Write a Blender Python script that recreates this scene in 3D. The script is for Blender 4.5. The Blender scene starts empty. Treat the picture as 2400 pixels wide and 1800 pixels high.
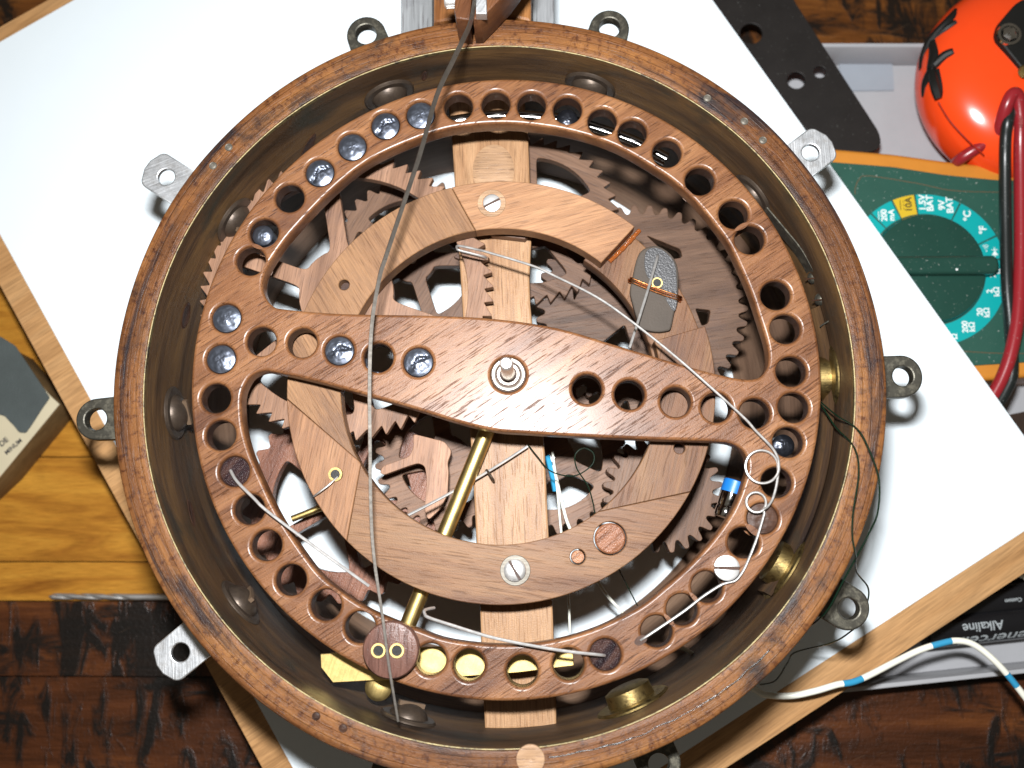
import bpy, bmesh, math, random
import numpy as np
from math import sin, cos, pi, radians, atan2, hypot, sqrt
from mathutils import Vector, Matrix, noise as mnoise, geometry as geo
random.seed(7)
SC = bpy.context.scene
C = SC.collection
CM = 0.01                                    # everything below is authored in centimetres

# ------------------------------------------------------------------ camera
F_PX, TX, TY = 2300.0, 0.161504, 0.027111    # focal length in source pixels, tilts
CX, CY, CZ = 0.930, -3.614, 27.25
cam_d = bpy.data.cameras.new('camera'); cam = bpy.data.objects.new('camera', cam_d); C.objects.link(cam)
cam.location = (CX*CM, CY*CM, CZ*CM); cam.rotation_euler = (TX, TY, 0)
cam_d.sensor_width = 36; cam_d.lens = F_PX/2400*36
cam_d.clip_start = 0.005; cam_d.clip_end = 10
cam_d.dof.use_dof = True; cam_d.dof.focus_distance = 0.228; cam_d.dof.aperture_fstop = 14
SC.camera = cam
CAMR = Matrix.Rotation(TY, 3, 'Y') @ Matrix.Rotation(TX, 3, 'X')
def at(x, y, z):
    """point on the height z (cm) seen at x, y of the 2212 x 1659 picture"""
    x /= 0.921667; y /= 0.921667
    d = CAMR @ Vector(((x-1200)/F_PX, -(y-900)/F_PX, -1.0))
    t = (z-CZ)/d.z
    return Vector((CX+t*d.x, CY+t*d.y, z))
def cm(px, z): return px*(CZ-z)/(F_PX*0.921667)*1.012

# ------------------------------------------------------------------ light
w = bpy.data.worlds.new('World'); SC.world = w; w.use_nodes = True
w.node_tree.nodes['Background'].inputs[0].default_value = (1.0, 0.86, 0.68, 1)
w.node_tree.nodes['Background'].inputs[1].default_value = 0.10
up = CAMR @ Vector((0, 1, 0)); back = CAMR @ Vector((0, 0, 1))
fl = bpy.data.lights.new('camera_flash', 'AREA'); fl.shape = 'RECTANGLE'; fl.size = 0.022; fl.size_y = 0.012
fl.energy = 1.85; fl.color = (0.985, 0.99, 1.0); fl.spread = radians(180)
flo = bpy.data.objects.new('camera_flash', fl); C.objects.link(flo)
fp = Vector((CX, CY, CZ)) + up*4.7 + back*1.0 + Vector((-0.7, 0, 0))
flo.location = fp*CM
aim = Vector((0, 0, 2)) - fp
flo.rotation_euler = aim.to_track_quat('-Z', 'Y').to_euler()
vs = SC.view_settings; vs.view_transform = 'Standard'; vs.look = 'None'; vs.gamma = 1; vs.use_curve_mapping = False; vs.exposure = 0.0
SC.render.engine = 'CYCLES'; SC.cycles.use_denoising = True; SC.cycles.max_bounces = 6; SC.cycles.caustics_reflective = False
SC.cycles.sample_clamp_indirect = 4

# ------------------------------------------------------------------ materials
class NT:
    def __init__(s, name):
        s.m = bpy.data.materials.new(name); s.m.use_nodes = True
        s.t = s.m.node_tree; s.b = s.t.nodes['Principled BSDF']
    def n(s, typ, ins=None, **kw):
        nd = s.t.nodes.new('ShaderNode'+typ)
        for k, v in kw.items(): setattr(nd, k, v)
        for k, v in (ins or {}).items(): s.put(nd.inputs[k], v)
        return nd
    def put(s, sock, v):
        if isinstance(v, bpy.types.NodeSocket): s.t.links.new(v, sock)
        else:
            if isinstance(v, (tuple, list)) and len(v) == 3 and sock.type == 'RGBA': v = (*v, 1)
            sock.default_value = v
    def P(s, **kw):
        for k, v in kw.items(): s.put(s.b.inputs[k.replace('_', ' ')], v)
    def math(s, op, a, b=0.0, c=0.0, clamp=False):
        return s.n('Math', {0: a, 1: b, 2: c}, operation=op, use_clamp=clamp).outputs[0]
    def mix(s, f, a, b, blend='MIX'):
        return s.n('Mix', {0: f, 6: a, 7: b}, data_type='RGBA', blend_type=blend).outputs[2]
    def co(s, ang=0.0, scale=(1, 1, 1), polar=False, rnd=True):
        v = s.n('VectorMath', {0: s.n('TexCoord').outputs['Object'], 1: (100, 100, 100)}, operation='MULTIPLY').outputs[0]
        if polar:
            p = s.n('SeparateXYZ', {0: v}); a = s.math('ARCTAN2', p.outputs[1], p.outputs[0])
            r = s.math('SQRT', s.math('ADD', s.math('MULTIPLY', p.outputs[0], p.outputs[0]), s.math('MULTIPLY', p.outputs[1], p.outputs[1])))
            # stay on a circle so that the texture has no seam; radius and height share the cross-grain axis
            return s.n('CombineXYZ', {0: s.math('MULTIPLY', s.math('COSINE', a), 8.0*scale[0]), 1: s.math('MULTIPLY', s.math('SINE', a), 8.0*scale[0]), 2: s.math('MULTIPLY', s.math('ADD', r, p.outputs[2]), scale[1])}).outputs[0]
        elif rnd:
            o = s.n('ObjectInfo').outputs['Random']
            v = s.n('VectorMath', {0: v, 1: s.n('CombineXYZ', {0: s.math('MULTIPLY', o, 31.0), 1: s.math('MULTIPLY', o, 57.0), 2: s.math('MULTIPLY', o, 13.0)}).outputs[0]}, operation='ADD').outputs[0]
        if ang: v = s.n('VectorRotate', {'Vector': v, 'Angle': -radians(ang)}, rotation_type='Z_AXIS').outputs[0]
        return s.n('VectorMath', {0: v, 1: scale}, operation='MULTIPLY').outputs[0]
    def noise(s, v, scale=1.0, detail=4.0, rough=0.55, dist=0.0):
        return s.n('TexNoise', {'Vector': v, 'Scale': scale, 'Detail': detail, 'Roughness': rough, 'Distortion': dist}).outputs[0]
    def ramp(s, f, *stops):
        r = s.n('ValToRGB', {0: f}).color_ramp
        while len(r.elements) < len(stops): r.elements.new(0.5)
        for e, (p, c) in zip(r.elements, stops):
            e.position = p; e.color = (*c, 1) if isinstance(c, tuple) else (c, c, c, 1)
        return s.t.nodes[-1].outputs[0]
    def bump(s, h, strength=0.3, dist=0.05):
        s.put(s.b.inputs['Normal'], s.n('Bump', {'Strength': strength, 'Distance': dist*CM, 'Height': h}).outputs[0])

def wood(name, dark, mid, light, ang=0, pore=0.6, rough=0.42, polar=False, g=1.0, bump=0.35, stain=0.0, stain_c=(0.02, 0.016, 0.03), spec=0.24, glitter=0.5, fleck=0.0, poredark=0.35, coat=0.0, smear=0.0):
    t = NT(name)
    band = t.noise(t.co(ang, (0.16*g, 1.15*g, 1.15*g), polar), 1.0, 5, 0.6, 0.7)
    base = t.ramp(band, (0.30, dark), (0.48, mid), (0.72, light))
    fib = t.noise(t.co(ang, (1.4*g, 26*g, 26*g), polar), 1.0, 3, 0.6)
    base = t.mix(0.42, base, t.ramp(fib, (0.3, 0.25), (0.7, 0.75)), 'OVERLAY')
    pr = t.noise(t.co(ang, (1.5*g, 24*g, 24*g), polar), 1.0, 2, 0.5)
    prm = t.ramp(pr, (0.34, 1.0), (0.41, 0.0))
    dk = t.mix(1.0, base, (poredark, poredark*0.85, poredark*0.85), 'MULTIPLY')
    base = t.mix(t.math('MULTIPLY', prm, pore), base, dk)
    if fleck:
        fk = t.noise(t.co(ang, (7*g, 5*g, 5*g), polar), 1.0, 4, 0.7)
        base = t.mix(t.math('MULTIPLY', t.ramp(fk, (0.5, 0.0), (0.68, 1.0)), fleck), base, t.mix(1.0, base, (0.38, 0.30, 0.34), 'MULTIPLY'))
    if stain:
        st = t.noise(t.co(0, (0.55, 0.9, 0.9), polar), 1.0, 5, 0.62, 0.5)
        base = t.mix(t.math('MULTIPLY', t.ramp(st, (0.54, 0.0), (0.70, 1.0)), stain), base, stain_c)
    if smear:
        sm = t.noise(t.co(0, (0.16, 1.5, 1.5), polar), 1.0, 5, 0.65, 0.8)
        base = t.mix(t.math('MULTIPLY', t.ramp(sm, (0.56, 0.0), (0.66, 1.0)), smear), base, (0.013, 0.010, 0.012))
        ws = t.noise(t.co(0, (0.22, 1.0, 1.0), polar), 1.0, 5, 0.65, 0.4)
        base = t.mix(t.math('MULTIPLY', t.ramp(ws, (0.60, 0.0), (0.72, 1.0)), 0.6*smear), base, t.mix(1.0, base, (2.0, 2.1, 1.7), 'MULTIPLY'))
    gl = t.noise(t.co(0, (1, 1, 1)), 34.0, 2, 0.6)
    t.P(Base_Color=base, Roughness=t.math('ADD', rough-0.08, t.math('MULTIPLY', fib, 0.16)), Specular_IOR_Level=spec, Coat_Weight=t.math('MULTIPLY', t.math('SUBTRACT', 1.0, prm), coat), Coat_Roughness=0.27)
    h = t.math('ADD', t.math('MULTIPLY', prm, -1.0*pore), t.math('ADD', t.math('MULTIPLY', fib, 0.35), t.math('MULTIPLY', gl, glitter)))
    t.bump(h, bump, 0.02)
    return t.m

def metal(name, col, rough=0.3, metallic=1.0, scratch=0.3, ang=0, spot=0.0, spot_c=(0.05, 0.05, 0.045)):
    t = NT(name)
    n1 = t.noise(t.co(ang, (1.0, 22, 22)), 1.0, 3, 0.6)
    n2 = t.noise(t.co(0, (1, 1, 1)), 3.5, 5, 0.65)
    c = t.mix(t.ramp(n2, (0.35, 0.0), (0.7, 1.0)), tuple(x*0.72 for x in col), col)
    if spot:
        c = t.mix(t.math('MULTIPLY', t.ramp(t.noise(t.co(), 5.0, 6, 0.7), (0.5, 0.0), (0.62, 1.0)), spot), c, spot_c)
    t.P(Base_Color=c, Metallic=metallic, Roughness=t.math('ADD', rough-0.08, t.math('MULTIPLY', n1, 0.18)))
    t.bump(t.math('ADD', n1, n2), scratch, 0.01)
    return t.m

def plastic(name, col, rough=0.35, var=0.1, bump=0.05, spec=0.5, dust=0.0):
    t = NT(name)
    n = t.noise(t.co(), 1.3, 5, 0.6)
    c = t.mix(n, tuple(x*(1-var) for x in col), tuple(min(1, x*(1+var)) for x in col))
    if dust:
        d = t.noise(t.co(), 16.0, 2, 0.5)
        c = t.mix(t.math('MULTIPLY', t.ramp(d, (0.70, 0.0), (0.74, 1.0)), dust), c, (0.5, 0.52, 0.48))
    t.P(Base_Color=c, Roughness=rough, Specular_IOR_Level=spec)
    t.bump(t.noise(t.co(), 20.0, 3, 0.6), bump, 0.02)
    return t.m

M = {}
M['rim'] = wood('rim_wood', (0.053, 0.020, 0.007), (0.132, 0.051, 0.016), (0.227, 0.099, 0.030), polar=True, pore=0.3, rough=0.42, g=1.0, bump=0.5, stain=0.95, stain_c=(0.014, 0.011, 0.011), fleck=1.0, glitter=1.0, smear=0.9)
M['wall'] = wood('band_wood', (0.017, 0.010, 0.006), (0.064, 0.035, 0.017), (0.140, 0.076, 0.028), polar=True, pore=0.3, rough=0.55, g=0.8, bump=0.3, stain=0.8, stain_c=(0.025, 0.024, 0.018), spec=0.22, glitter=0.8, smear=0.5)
M['lowwall'] = wood('lower_band_wood', (0.060, 0.033, 0.020), (0.125, 0.074, 0.047), (0.19, 0.12, 0.078), polar=True, pore=0.3, rough=0.6, g=0.6, bump=0.2, spec=0.3)
M['balance'] = wood('balance_wood', (0.087, 0.033, 0.013), (0.151, 0.062, 0.024), (0.230, 0.105, 0.043), ang=33, g=1.3, pore=0.8, rough=0.42, bump=0.5, glitter=0.7, stain=0.16, spec=0.22, coat=0.34, poredark=0.34)
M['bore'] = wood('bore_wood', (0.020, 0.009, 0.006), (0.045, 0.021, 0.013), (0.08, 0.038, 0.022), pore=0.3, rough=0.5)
seg = {}
for i, (a, d, m_, l) in enumerate([(14, (0.165, 0.078, 0.038), (0.262, 0.134, 0.066), (0.34, 0.186, 0.096)),
                                   (75, (0.073, 0.035, 0.018), (0.131, 0.062, 0.031), (0.184, 0.098, 0.046)),
                                   (-8, (0.115, 0.054, 0.027), (0.172, 0.088, 0.044), (0.224, 0.125, 0.062)),
                                   (80, (0.140, 0.066, 0.033), (0.225, 0.112, 0.056), (0.29, 0.155, 0.08)),
                                   (-58, (0.102, 0.054, 0.030), (0.191, 0.099, 0.048), (0.264, 0.143, 0.068))]):
    seg[i] = wood('segment_wood', d, m_, l, ang=a, pore=0.4, rough=0.5, bump=0.4, glitter=0.8, stain=0.16, stain_c=(0.05, 0.03, 0.04), spec=0.2, coat=0.05)
def gearwood(ang, k=1.0): return wood('gear_wood', (0.082*k, 0.042*k, 0.025*k), (0.152*k, 0.082*k, 0.049*k), (0.224*k, 0.128*k, 0.080*k), ang=ang, pore=0.45, rough=0.5, bump=0.35, glitter=0.6, stain=0.15, stain_c=(0.06, 0.05, 0.065))
M['stick'] = wood('stick_wood', (0.194, 0.096, 0.043), (0.290, 0.162, 0.081), (0.368, 0.221, 0.117), ang=92, pore=0.4, rough=0.42, bump=0.45, glitter=0.6, stain=0.1, stain_c=(0.194, 0.084, 0.018))
M['redwood'] = wood('red_gear_wood', (0.09, 0.036, 0.022), (0.17, 0.070, 0.042), (0.25, 0.115, 0.07), ang=70, pore=0.5, rough=0.33, bump=0.6, glitter=0.9)
M['clampwood'] = wood('clamp_wood', (0.039, 0.014, 0.007), (0.098, 0.038, 0.016), (0.156, 0.068, 0.029), ang=70, pore=0.5, rough=0.38, bump=0.5, stain=0.4)
M['heel'] = wood('heel_wood', (0.13, 0.048, 0.014), (0.27, 0.115, 0.035), (0.36, 0.17, 0.06), ang=90, pore=0.3, rough=0.45, bump=0.4, stain=0.4)
M['greywood'] = wood('weathered_wood', (0.099, 0.099, 0.097), (0.198, 0.207, 0.211), (0.261, 0.270, 0.279), ang=90, pore=0.6, rough=0.6, g=0.7, bump=0.6, stain=0.25)
M['board'] = wood('board_wood', (0.306, 0.157, 0.060), (0.383, 0.208, 0.085), (0.451, 0.264, 0.119), ang=34, pore=0.25, rough=0.5, g=0.8, bump=0.25, stain=0.10, stain_c=(0.187, 0.102, 0.043), glitter=0.4)
M['golden'] = wood('golden_plank', (0.191, 0.067, 0.008), (0.356, 0.153, 0.019), (0.455, 0.223, 0.031), ang=1, pore=0.25, rough=0.35, g=1.3, bump=0.2, stain=0.25, stain_c=(0.116, 0.041, 0.006))
def scarred(name, dark, mid, light):
    t = NT(name)
    band = t.noise(t.co(0, (0.12, 0.9, 0.9)), 1.0, 6, 0.62, 0.8)
    base = t.ramp(band, (0.30, dark), (0.5, mid), (0.72, light))
    fib = t.noise(t.co(0, (1.2, 18, 18)), 1.0, 3, 0.6)
    base = t.mix(0.4, base, t.ramp(fib, (0.3, 0.25), (0.7, 0.75)), 'OVERLAY')
    big = t.noise(t.co(0, (0.28, 0.30, 0.3)), 1.0, 3, 0.5)
    sv = t.noise(t.co(4, (1.5, 0.5, 1)), 1.0, 5, 0.62, 0.8)
    sh = t.noise(t.co(-3, (0.45, 1.5, 1)), 1.0, 5, 0.62, 0.6)
    k = t.math('ADD', t.math('MAXIMUM', sv, t.math('SUBTRACT', sh, 0.05)), t.math('MULTIPLY', t.math('SUBTRACT', big, 0.5), 0.55))
    msk = t.ramp(k, (0.475, 0.0), (0.60, 1.0))
    base = t.mix(t.math('MULTIPLY', msk, 0.93), base, (0.005, 0.0055, 0.005))
    sc = t.noise(t.co(25, (0.7, 30, 30)), 1.0, 2, 0.5)
    base = t.mix(t.math('MULTIPLY', t.ramp(sc, (0.72, 0.0), (0.78, 1.0)), 0.25), base, (0.3, 0.18, 0.10))
    t.P(Base_Color=base, Roughness=t.math('ADD', 0.26, t.math('MULTIPLY', fib, 0.16)), Specular_IOR_Level=0.3)
    t.bump(t.math('ADD', t.math('MULTIPLY', msk, 0.7), t.math('ADD', t.math('MULTIPLY', fib, 0.25), t.noise(t.co(), 9.0, 4, 0.6))), 0.5, 0.035)
    return t.m
M['dark'] = scarred('dark_plank', (0.018, 0.006, 0.002), (0.062, 0.019, 0.006), (0.135, 0.044, 0.011))
M['disc'] = wood('disc_wood', (0.060, 0.028, 0.022), (0.115, 0.056, 0.042), (0.17, 0.085, 0.06), ang=88, pore=0.5, rough=0.3, bump=0.4, glitter=0.8)
M['plugwood'] = wood('plug_wood', (0.160, 0.064, 0.032), (0.264, 0.112, 0.056), (0.336, 0.168, 0.080), ang=40, pore=0.5, rough=0.28, bump=0.7, glitter=1.0)
M['brass'] = metal('brass', (0.66, 0.49, 0.19), 0.40, scratch=0.25, ang=70)
M['brass_dull'] = metal('old_brass', (0.34, 0.25, 0.10), 0.42, scratch=0.4, spot=0.7, spot_c=(0.05, 0.035, 0.02))
M['bush'] = metal('bushing_metal', (0.42, 0.39, 0.34), 0.38, 0.9, scratch=0.3, spot=0.4, spot_c=(0.12, 0.08, 0.05))
M['strip'] = metal('strip_steel', (0.50, 0.46, 0.41), 0.30, 0.95, scratch=0.05)
M['rod'] = metal('polished_rod', (0.30, 0.29, 0.28), 0.10, 1.0, scratch=0.0)
M['edge'] = metal('tarnished_edge', (0.16, 0.125, 0.055), 0.5, 0.6, scratch=0.5, spot=0.9, spot_c=(0.03, 0.022, 0.015))
M['steel'] = metal('steel', (0.74, 0.725, 0.70), 0.37, 0.87, scratch=0.03)
M['bright'] = metal('bright_steel', (0.86, 0.85, 0.83), 0.39, 0.82, scratch=0.05, ang=30)
M['alu'] = metal('brushed_tab_metal', (0.74, 0.76, 0.78), 0.48, scratch=0.5, ang=55, spot=0.25, spot_c=(0.25, 0.2, 0.14))
M['iron'] = metal('dark_patina', (0.075, 0.070, 0.055), 0.46, 0.7, scratch=0.6, spot=0.55, spot_c=(0.20, 0.185, 0.14))
M['iron2'] = metal('grey_thread', (0.15, 0.135, 0.11), 0.5, 0.5, scratch=0.3)
M['bolt'] = metal('brown_patina', (0.085, 0.062, 0.045), 0.42, 0.55, scratch=0.4, spot=0.4, spot_c=(0.04, 0.03, 0.025))
M['lead'] = metal('lead', (0.125, 0.140, 0.175), 0.36, 0.85, scratch=0.3)
M['darklead'] = metal('dark_lead', (0.06, 0.065, 0.08), 0.28, 0.9, scratch=0.2)
M['copper'] = metal('copper', (0.75, 0.33, 0.12), 0.25)
M['chrome'] = metal('chrome', (0.85, 0.85, 0.83), 0.08, scratch=0.05)
M['blackpl'] = plastic('black_metal_sheet', (0.014, 0.012, 0.011), 0.5, 0.4, 0.3, spec=0.25, dust=0.12)
M['burnt'] = wood('burnt_plug', (0.012, 0.008, 0.010), (0.03, 0.016, 0.017), (0.10, 0.05, 0.035), ang=50, pore=0.4, rough=0.22, bump=1.0, glitter=2.0, g=2)
M['slab'] = plastic('grey_slab', (0.058, 0.046, 0.036), 0.65, 0.25, 0.4, spec=0.25)
M['slab2'] = plastic('grey_slab_wet', (0.030, 0.030, 0.032), 0.40, 0.3, 0.7)
M['green'] = plastic('green_plastic', (0.020, 0.075, 0.055), 0.38, 0.15, 0.25, dust=0.6)
M['knob'] = plastic('dark_green_plastic', (0.013, 0.050, 0.037), 0.27, 0.15, 0.15, dust=0.5)
M['holster'] = plastic('orange_rubber', (0.50, 0.19, 0.022), 0.45, 0.15, 0.2)
M['teal'] = plastic('teal_print', (0.0, 0.31, 0.31), 0.4, 0.05, 0.0)
M['yellow'] = plastic('yellow_print', (0.56, 0.38, 0.02), 0.4, 0.05, 0.0)
M['whiteink'] = plastic('white_print', (0.72, 0.76, 0.74), 0.5, 0.0, 0.0)
M['darkink'] = plastic('dark_print', (0.06, 0.045, 0.01), 0.5, 0.0, 0.0)
M['tan_line'] = plastic('tan_line', (0.12, 0.075, 0.035), 0.6, 0.1, 0.0)
M['orange'] = plastic('orange_shell', (0.80, 0.062, 0.010), 0.20, 0.06, 0.02)
M['rubber'] = plastic('black_rubber', (0.008, 0.008, 0.007), 0.5, 0.3, 0.2, spec=0.3)
M['tray'] = plastic('frosted_plastic', (0.36, 0.365, 0.38), 0.32, 0.08, 0.05)
M['redcable'] = plastic('red_cable', (0.25, 0.015, 0.020), 0.28, 0.1, 0.1, dust=0.25)
M['blackcable'] = plastic('black_cable', (0.010, 0.013, 0.012), 0.32, 0.2, 0.1, dust=0.4)
M['battery'] = plastic('black_battery_wrap', (0.008, 0.008, 0.009), 0.22, 0.2, 0.02)
M['greyink'] = plastic('silver_print', (0.33, 0.36, 0.37), 0.35, 0.0, 0.0)
M['whitewire'] = plastic('white_insulation', (0.78, 0.78, 0.68), 0.35, 0.04, 0.02)
M['bluewire'] = plastic('blue_insulation', (0.03, 0.26, 0.45), 0.35, 0.04, 0.02)
M['enamel'] = plastic('green_enamel_wire', (0.003, 0.014, 0.007), 0.18, 0.1, 0.02, spec=0.9)
M['blue'] = plastic('blue_sleeve', (0.01, 0.15, 0.50), 0.4, 0.08, 0.1)
M['paper'] = plastic('white_paper', (0.68, 0.745, 0.78), 0.75, 0.015, 0.02, spec=0.2)
M['sand'] = plastic('grey_sandpaper', (0.060, 0.072, 0.070), 0.75, 0.25, 0.8, spec=0.3)
M['cream'] = plastic('cream_card', (0.50, 0.44, 0.30), 0.6, 0.08, 0.05)
M['cardside'] = wood('block_edge', (0.09, 0.05, 0.02), (0.14, 0.085, 0.035), (0.20, 0.12, 0.05), ang=43, pore=0.3, rough=0.6)
M['ink'] = plastic('black_ink', (0.03, 0.03, 0.035), 0.6, 0.0, 0.0)
M['glue'] = plastic('amber_glue', (0.20, 0.055, 0.012), 0.12, 0.5, 1.2)
M['slotfill'] = plastic('slot_dirt', (0.10, 0.062, 0.035), 0.7, 0.3, 0.3)
M['leather'] = plastic('brown_leather', (0.035, 0.022, 0.016), 0.3, 0.3, 0.6)
M['pale'] = wood('pale_washer', (0.240, 0.144, 0.080), (0.336, 0.208, 0.120), (0.400, 0.264, 0.160), rough=0.4, glitter=0.9)

# ------------------------------------------------------------------ object helpers
def tag(o, label=None, cat=None, group=None, kind=None):
    if label: o['label'] = label
    if cat: o['category'] = cat
    if group: o['group'] = group
    if kind: o['kind'] = kind
    return o
def thing(name, label, cat, base=(0, 0, 0), group=None):
    o = bpy.data.objects.new(name, None); C.objects.link(o); o.location = Vector(base)*CM
    o.empty_display_size = 0.01
    return tag(o, label, cat, group)
def finish(name, me, mat, parent, ang=35):
    me.materials.append(mat)
    for p in me.polygons: p.use_smooth = True
    me.set_sharp_from_angle(angle=radians(ang))
    o = bpy.data.objects.new(name, me); C.objects.link(o)
    if parent: o.parent = parent
    return o
def mesh(name, vf, mat, parent=None, base=None, ang=35, flat_from=None):
    """vf: (verts in world cm, faces). Under a parent the vertices are stored relative to it."""
    v, f = vf
    b = Vector(base) if base is not None else (parent_base(parent) if parent else Vector((0, 0, 0)))
    me = bpy.data.meshes.new(name)
    me.from_pydata([(Vector(p)-b)*CM for p in v], [], f)
    bm = bmesh.new(); bm.from_mesh(me); bmesh.ops.recalc_face_normals(bm, faces=bm.faces); bm.to_mesh(me); bm.free()
    o = finish(name, me, mat, parent, ang)
    if flat_from is not None:
        for p in me.polygons[flat_from:]: p.use_smooth = False
    if parent is None: o.location = b*CM
    return o
def parent_base(p):
    b = Vector(p.location)/CM
    while p.parent: p = p.parent; b += Vector(p.location)/CM
    return b
def copy_part(o, parent, loc, rz=0.0):
    c = o.copy(); C.objects.link(c); c.parent = parent; c.location = Vector(loc)*CM; c.rotation_euler = (0, 0, rz)
    for ch in list(o.children):
        d = ch.copy(); C.objects.link(d); d.parent = c
    return c
def plate(name, outer, holes, z0, z1, mat, parent=None, bevel=0.03, base=None, res=2, ang=35):
    """flat plate with holes: rounded edges all round, caps triangulated"""
    def clean(pts):
        out = []
        for p in pts:
            if not out or hypot(p[0]-out[-1][0], p[1]-out[-1][1]) > 2e-4: out.append((p[0], p[1]))
        if hypot(out[0][0]-out[-1][0], out[0][1]-out[-1][1]) < 2e-4: out.pop()
        return out
    def area(p): return sum(p[i-1][0]*p[i][1]-p[i][0]*p[i-1][1] for i in range(len(p)))/2
    loops = []
    for k, pts in enumerate([outer]+list(holes)):
        p = clean(pts)
        if (area(p) > 0) != (k == 0): p = p[::-1]
        loops.append(p)
    def inset(p, d):
        out = []; N = len(p)
        for i in range(N):
            ax, ay = p[i][0]-p[i-1][0], p[i][1]-p[i-1][1]; bx, by = p[(i+1) % N][0]-p[i][0], p[(i+1) % N][1]-p[i][1]
            la, lb = hypot(ax, ay), hypot(bx, by)
            n1, n2 = (-ay/la, ax/la), (-by/lb, bx/lb)
            mx, my = n1[0]+n2[0], n1[1]+n2[1]; l = hypot(mx, my)
            if l < 0.3: mx, my, k = n1[0], n1[1], 1.0
            else: mx, my = mx/l, my/l; k = min(1.8, 1/max(0.2, mx*n1[0]+my*n1[1]))
            out.append((p[i][0]+mx*d*k, p[i][1]+my*d*k))
        return out
    bevel = min(bevel, (z1-z0)*0.48); res = max(1, res)
    lev = [(bevel*(1-cos(pi/2*k/res)), z0+bevel*(1-sin(pi/2*k/res))) for k in range(res, -1, -1)]
    lev += [(bevel*(1-cos(pi/2*k/res)), z1-bevel*(1-sin(pi/2*k/res))) for k in range(0, res+1)]
    v, f = [], []; caps = {0: [], len(lev)-1: []}
    for p in loops:
        N = len(p); ids = []
        for li, (d, z) in enumerate(lev):
            q = inset(p, d) if d > 1e-6 else p
            ids.append(list(range(len(v), len(v)+N))); v += [(x, y, z) for x, y in q]
            if li in caps: caps[li].append(ids[-1])
        for a, b in zip(ids, ids[1:]):
            for i in range(N): f.append((a[i], a[(i+1) % N], b[(i+1) % N], b[i]))
    nside = len(f)
    for li, ls in caps.items():
        idx = [i for l in ls for i in l]; pos = {g: k for k, g in enumerate(idx)}
        ed = [(pos[l[i]], pos[l[(i+1) % len(l)]]) for l in ls for i in range(len(l))]
        vo, eo, fo, ov, _, _ = geo.delaunay_2d_cdt([Vector(v[i][:2]) for i in idx], ed, [], 0, 1e-7)
        mp = []
        for k, q in enumerate(vo):
            if ov[k]: mp.append(idx[ov[k][0]])
            else: mp.append(len(v)); v.append((q[0], q[1], lev[li][1]))
        A = np.array([v[i][:2] for l in ls for i in l]); B = np.array([v[l[(i+1) % len(l)]][:2] for l in ls for i in range(len(l))])
        for t in fo:
            x = sum(vo[i][0] for i in t)/len(t); y = sum(vo[i][1] for i in t)/len(t)
            m_ = (A[:, 1] > y) != (B[:, 1] > y)
            a_, b_ = A[m_], B[m_]
            if np.count_nonzero(a_[:, 0]+(y-a_[:, 1])*(b_[:, 0]-a_[:, 0])/(b_[:, 1]-a_[:, 1]) > x) % 2: f.append(tuple(mp[i] for i in t))
    return mesh(name, (v, f), mat, parent, base, ang, nside)
def circ(c, r, n=40, a0=0.0): return [(c[0]+r*cos(a0+2*pi*i/n), c[1]+r*sin(a0+2*pi*i/n)) for i in range(n)]
def crom(pts, n=8, closed=False):
    P = [Vector(p) for p in pts]; out = []
    N = len(P); rng = range(N if closed else N-1)
    for i in rng:
        if closed: a, b, c, d = P[(i-1) % N], P[i], P[(i+1) % N], P[(i+2) % N]
        else: a, b, c, d = P[max(i-1, 0)], P[i], P[i+1], P[min(i+2, N-1)]
        for k in range(n):
            t = k/n
            out.append(0.5*((2*b)+(c-a)*t+(2*a-5*b+4*c-d)*t*t+(3*b-a-3*c+d)*t**3))
    if not closed: out.append(P[-1])
    return out
def tube(path, r, n=10, cap=True):
    v, f = [], []
    P = [Vector(p) for p in path]; N = len(P)
    R = r if isinstance(r, (list, tuple)) else [r]*N
    t = (P[1]-P[0]).normalized(); u = t.orthogonal().normalized()
    for i in range(N):
        t = ((P[min(i+1, N-1)]-P[max(i-1, 0)])).normalized()
        u = (u - t*u.dot(t)).normalized(); b = t.cross(u)
        for k in range(n):
            a = 2*pi*k/n; v.append(P[i]+(u*cos(a)+b*sin(a))*R[i])
    for i in range(N-1):
        for k in range(n):
            f.append((i*n+k, i*n+(k+1) % n, (i+1)*n+(k+1) % n, (i+1)*n+k))
    if cap: f.append(tuple(range(n))[::-1]); f.append(tuple((N-1)*n+k for k in range(n)))
    return v, f
def wire(name, pts, r, mat, parent=None, label=None, cat='wire', n=8, sub=8, smooth=True, group=None):
    p = crom(pts, sub) if smooth else pts
    o = mesh(name, tube(p, r, n), mat, parent, base=None if parent else p[0])
    if parent is None: tag(o, label, cat, group)
    return o
def lathe(profile, n=48, M4=None, closed_profile=False):
    """profile [(r, z)...] about local z; M4 places it (cm)"""
    v, f = [], []; m = len(profile); M4 = M4 or Matrix.Identity(4)
    for i in range(n):
        a = 2*pi*i/n
        for r, z in profile: v.append(M4 @ Vector((r*cos(a), r*sin(a), z)))
    for i in range(n):
        j = (i+1) % n
        for k in range(m if closed_profile else m-1):
            l = (k+1) % m
            f.append((i*m+k, j*m+k, j*m+l, i*m+l))
    return merge0((v, f))
def merge0(vf):
    v, f = vf; key = {}; mp = []; nv = []
    for p in v:
        q = (round(p[0], 5), round(p[1], 5), round(p[2], 5))
        if q not in key: key[q] = len(nv); nv.append(p)
        mp.append(key[q])
    nf = []
    for face in f:
        g = []
        for i in face:
            if mp[i] not in g: g.append(mp[i])
        if len(g) > 2: nf.append(tuple(g))
    return nv, nf
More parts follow.
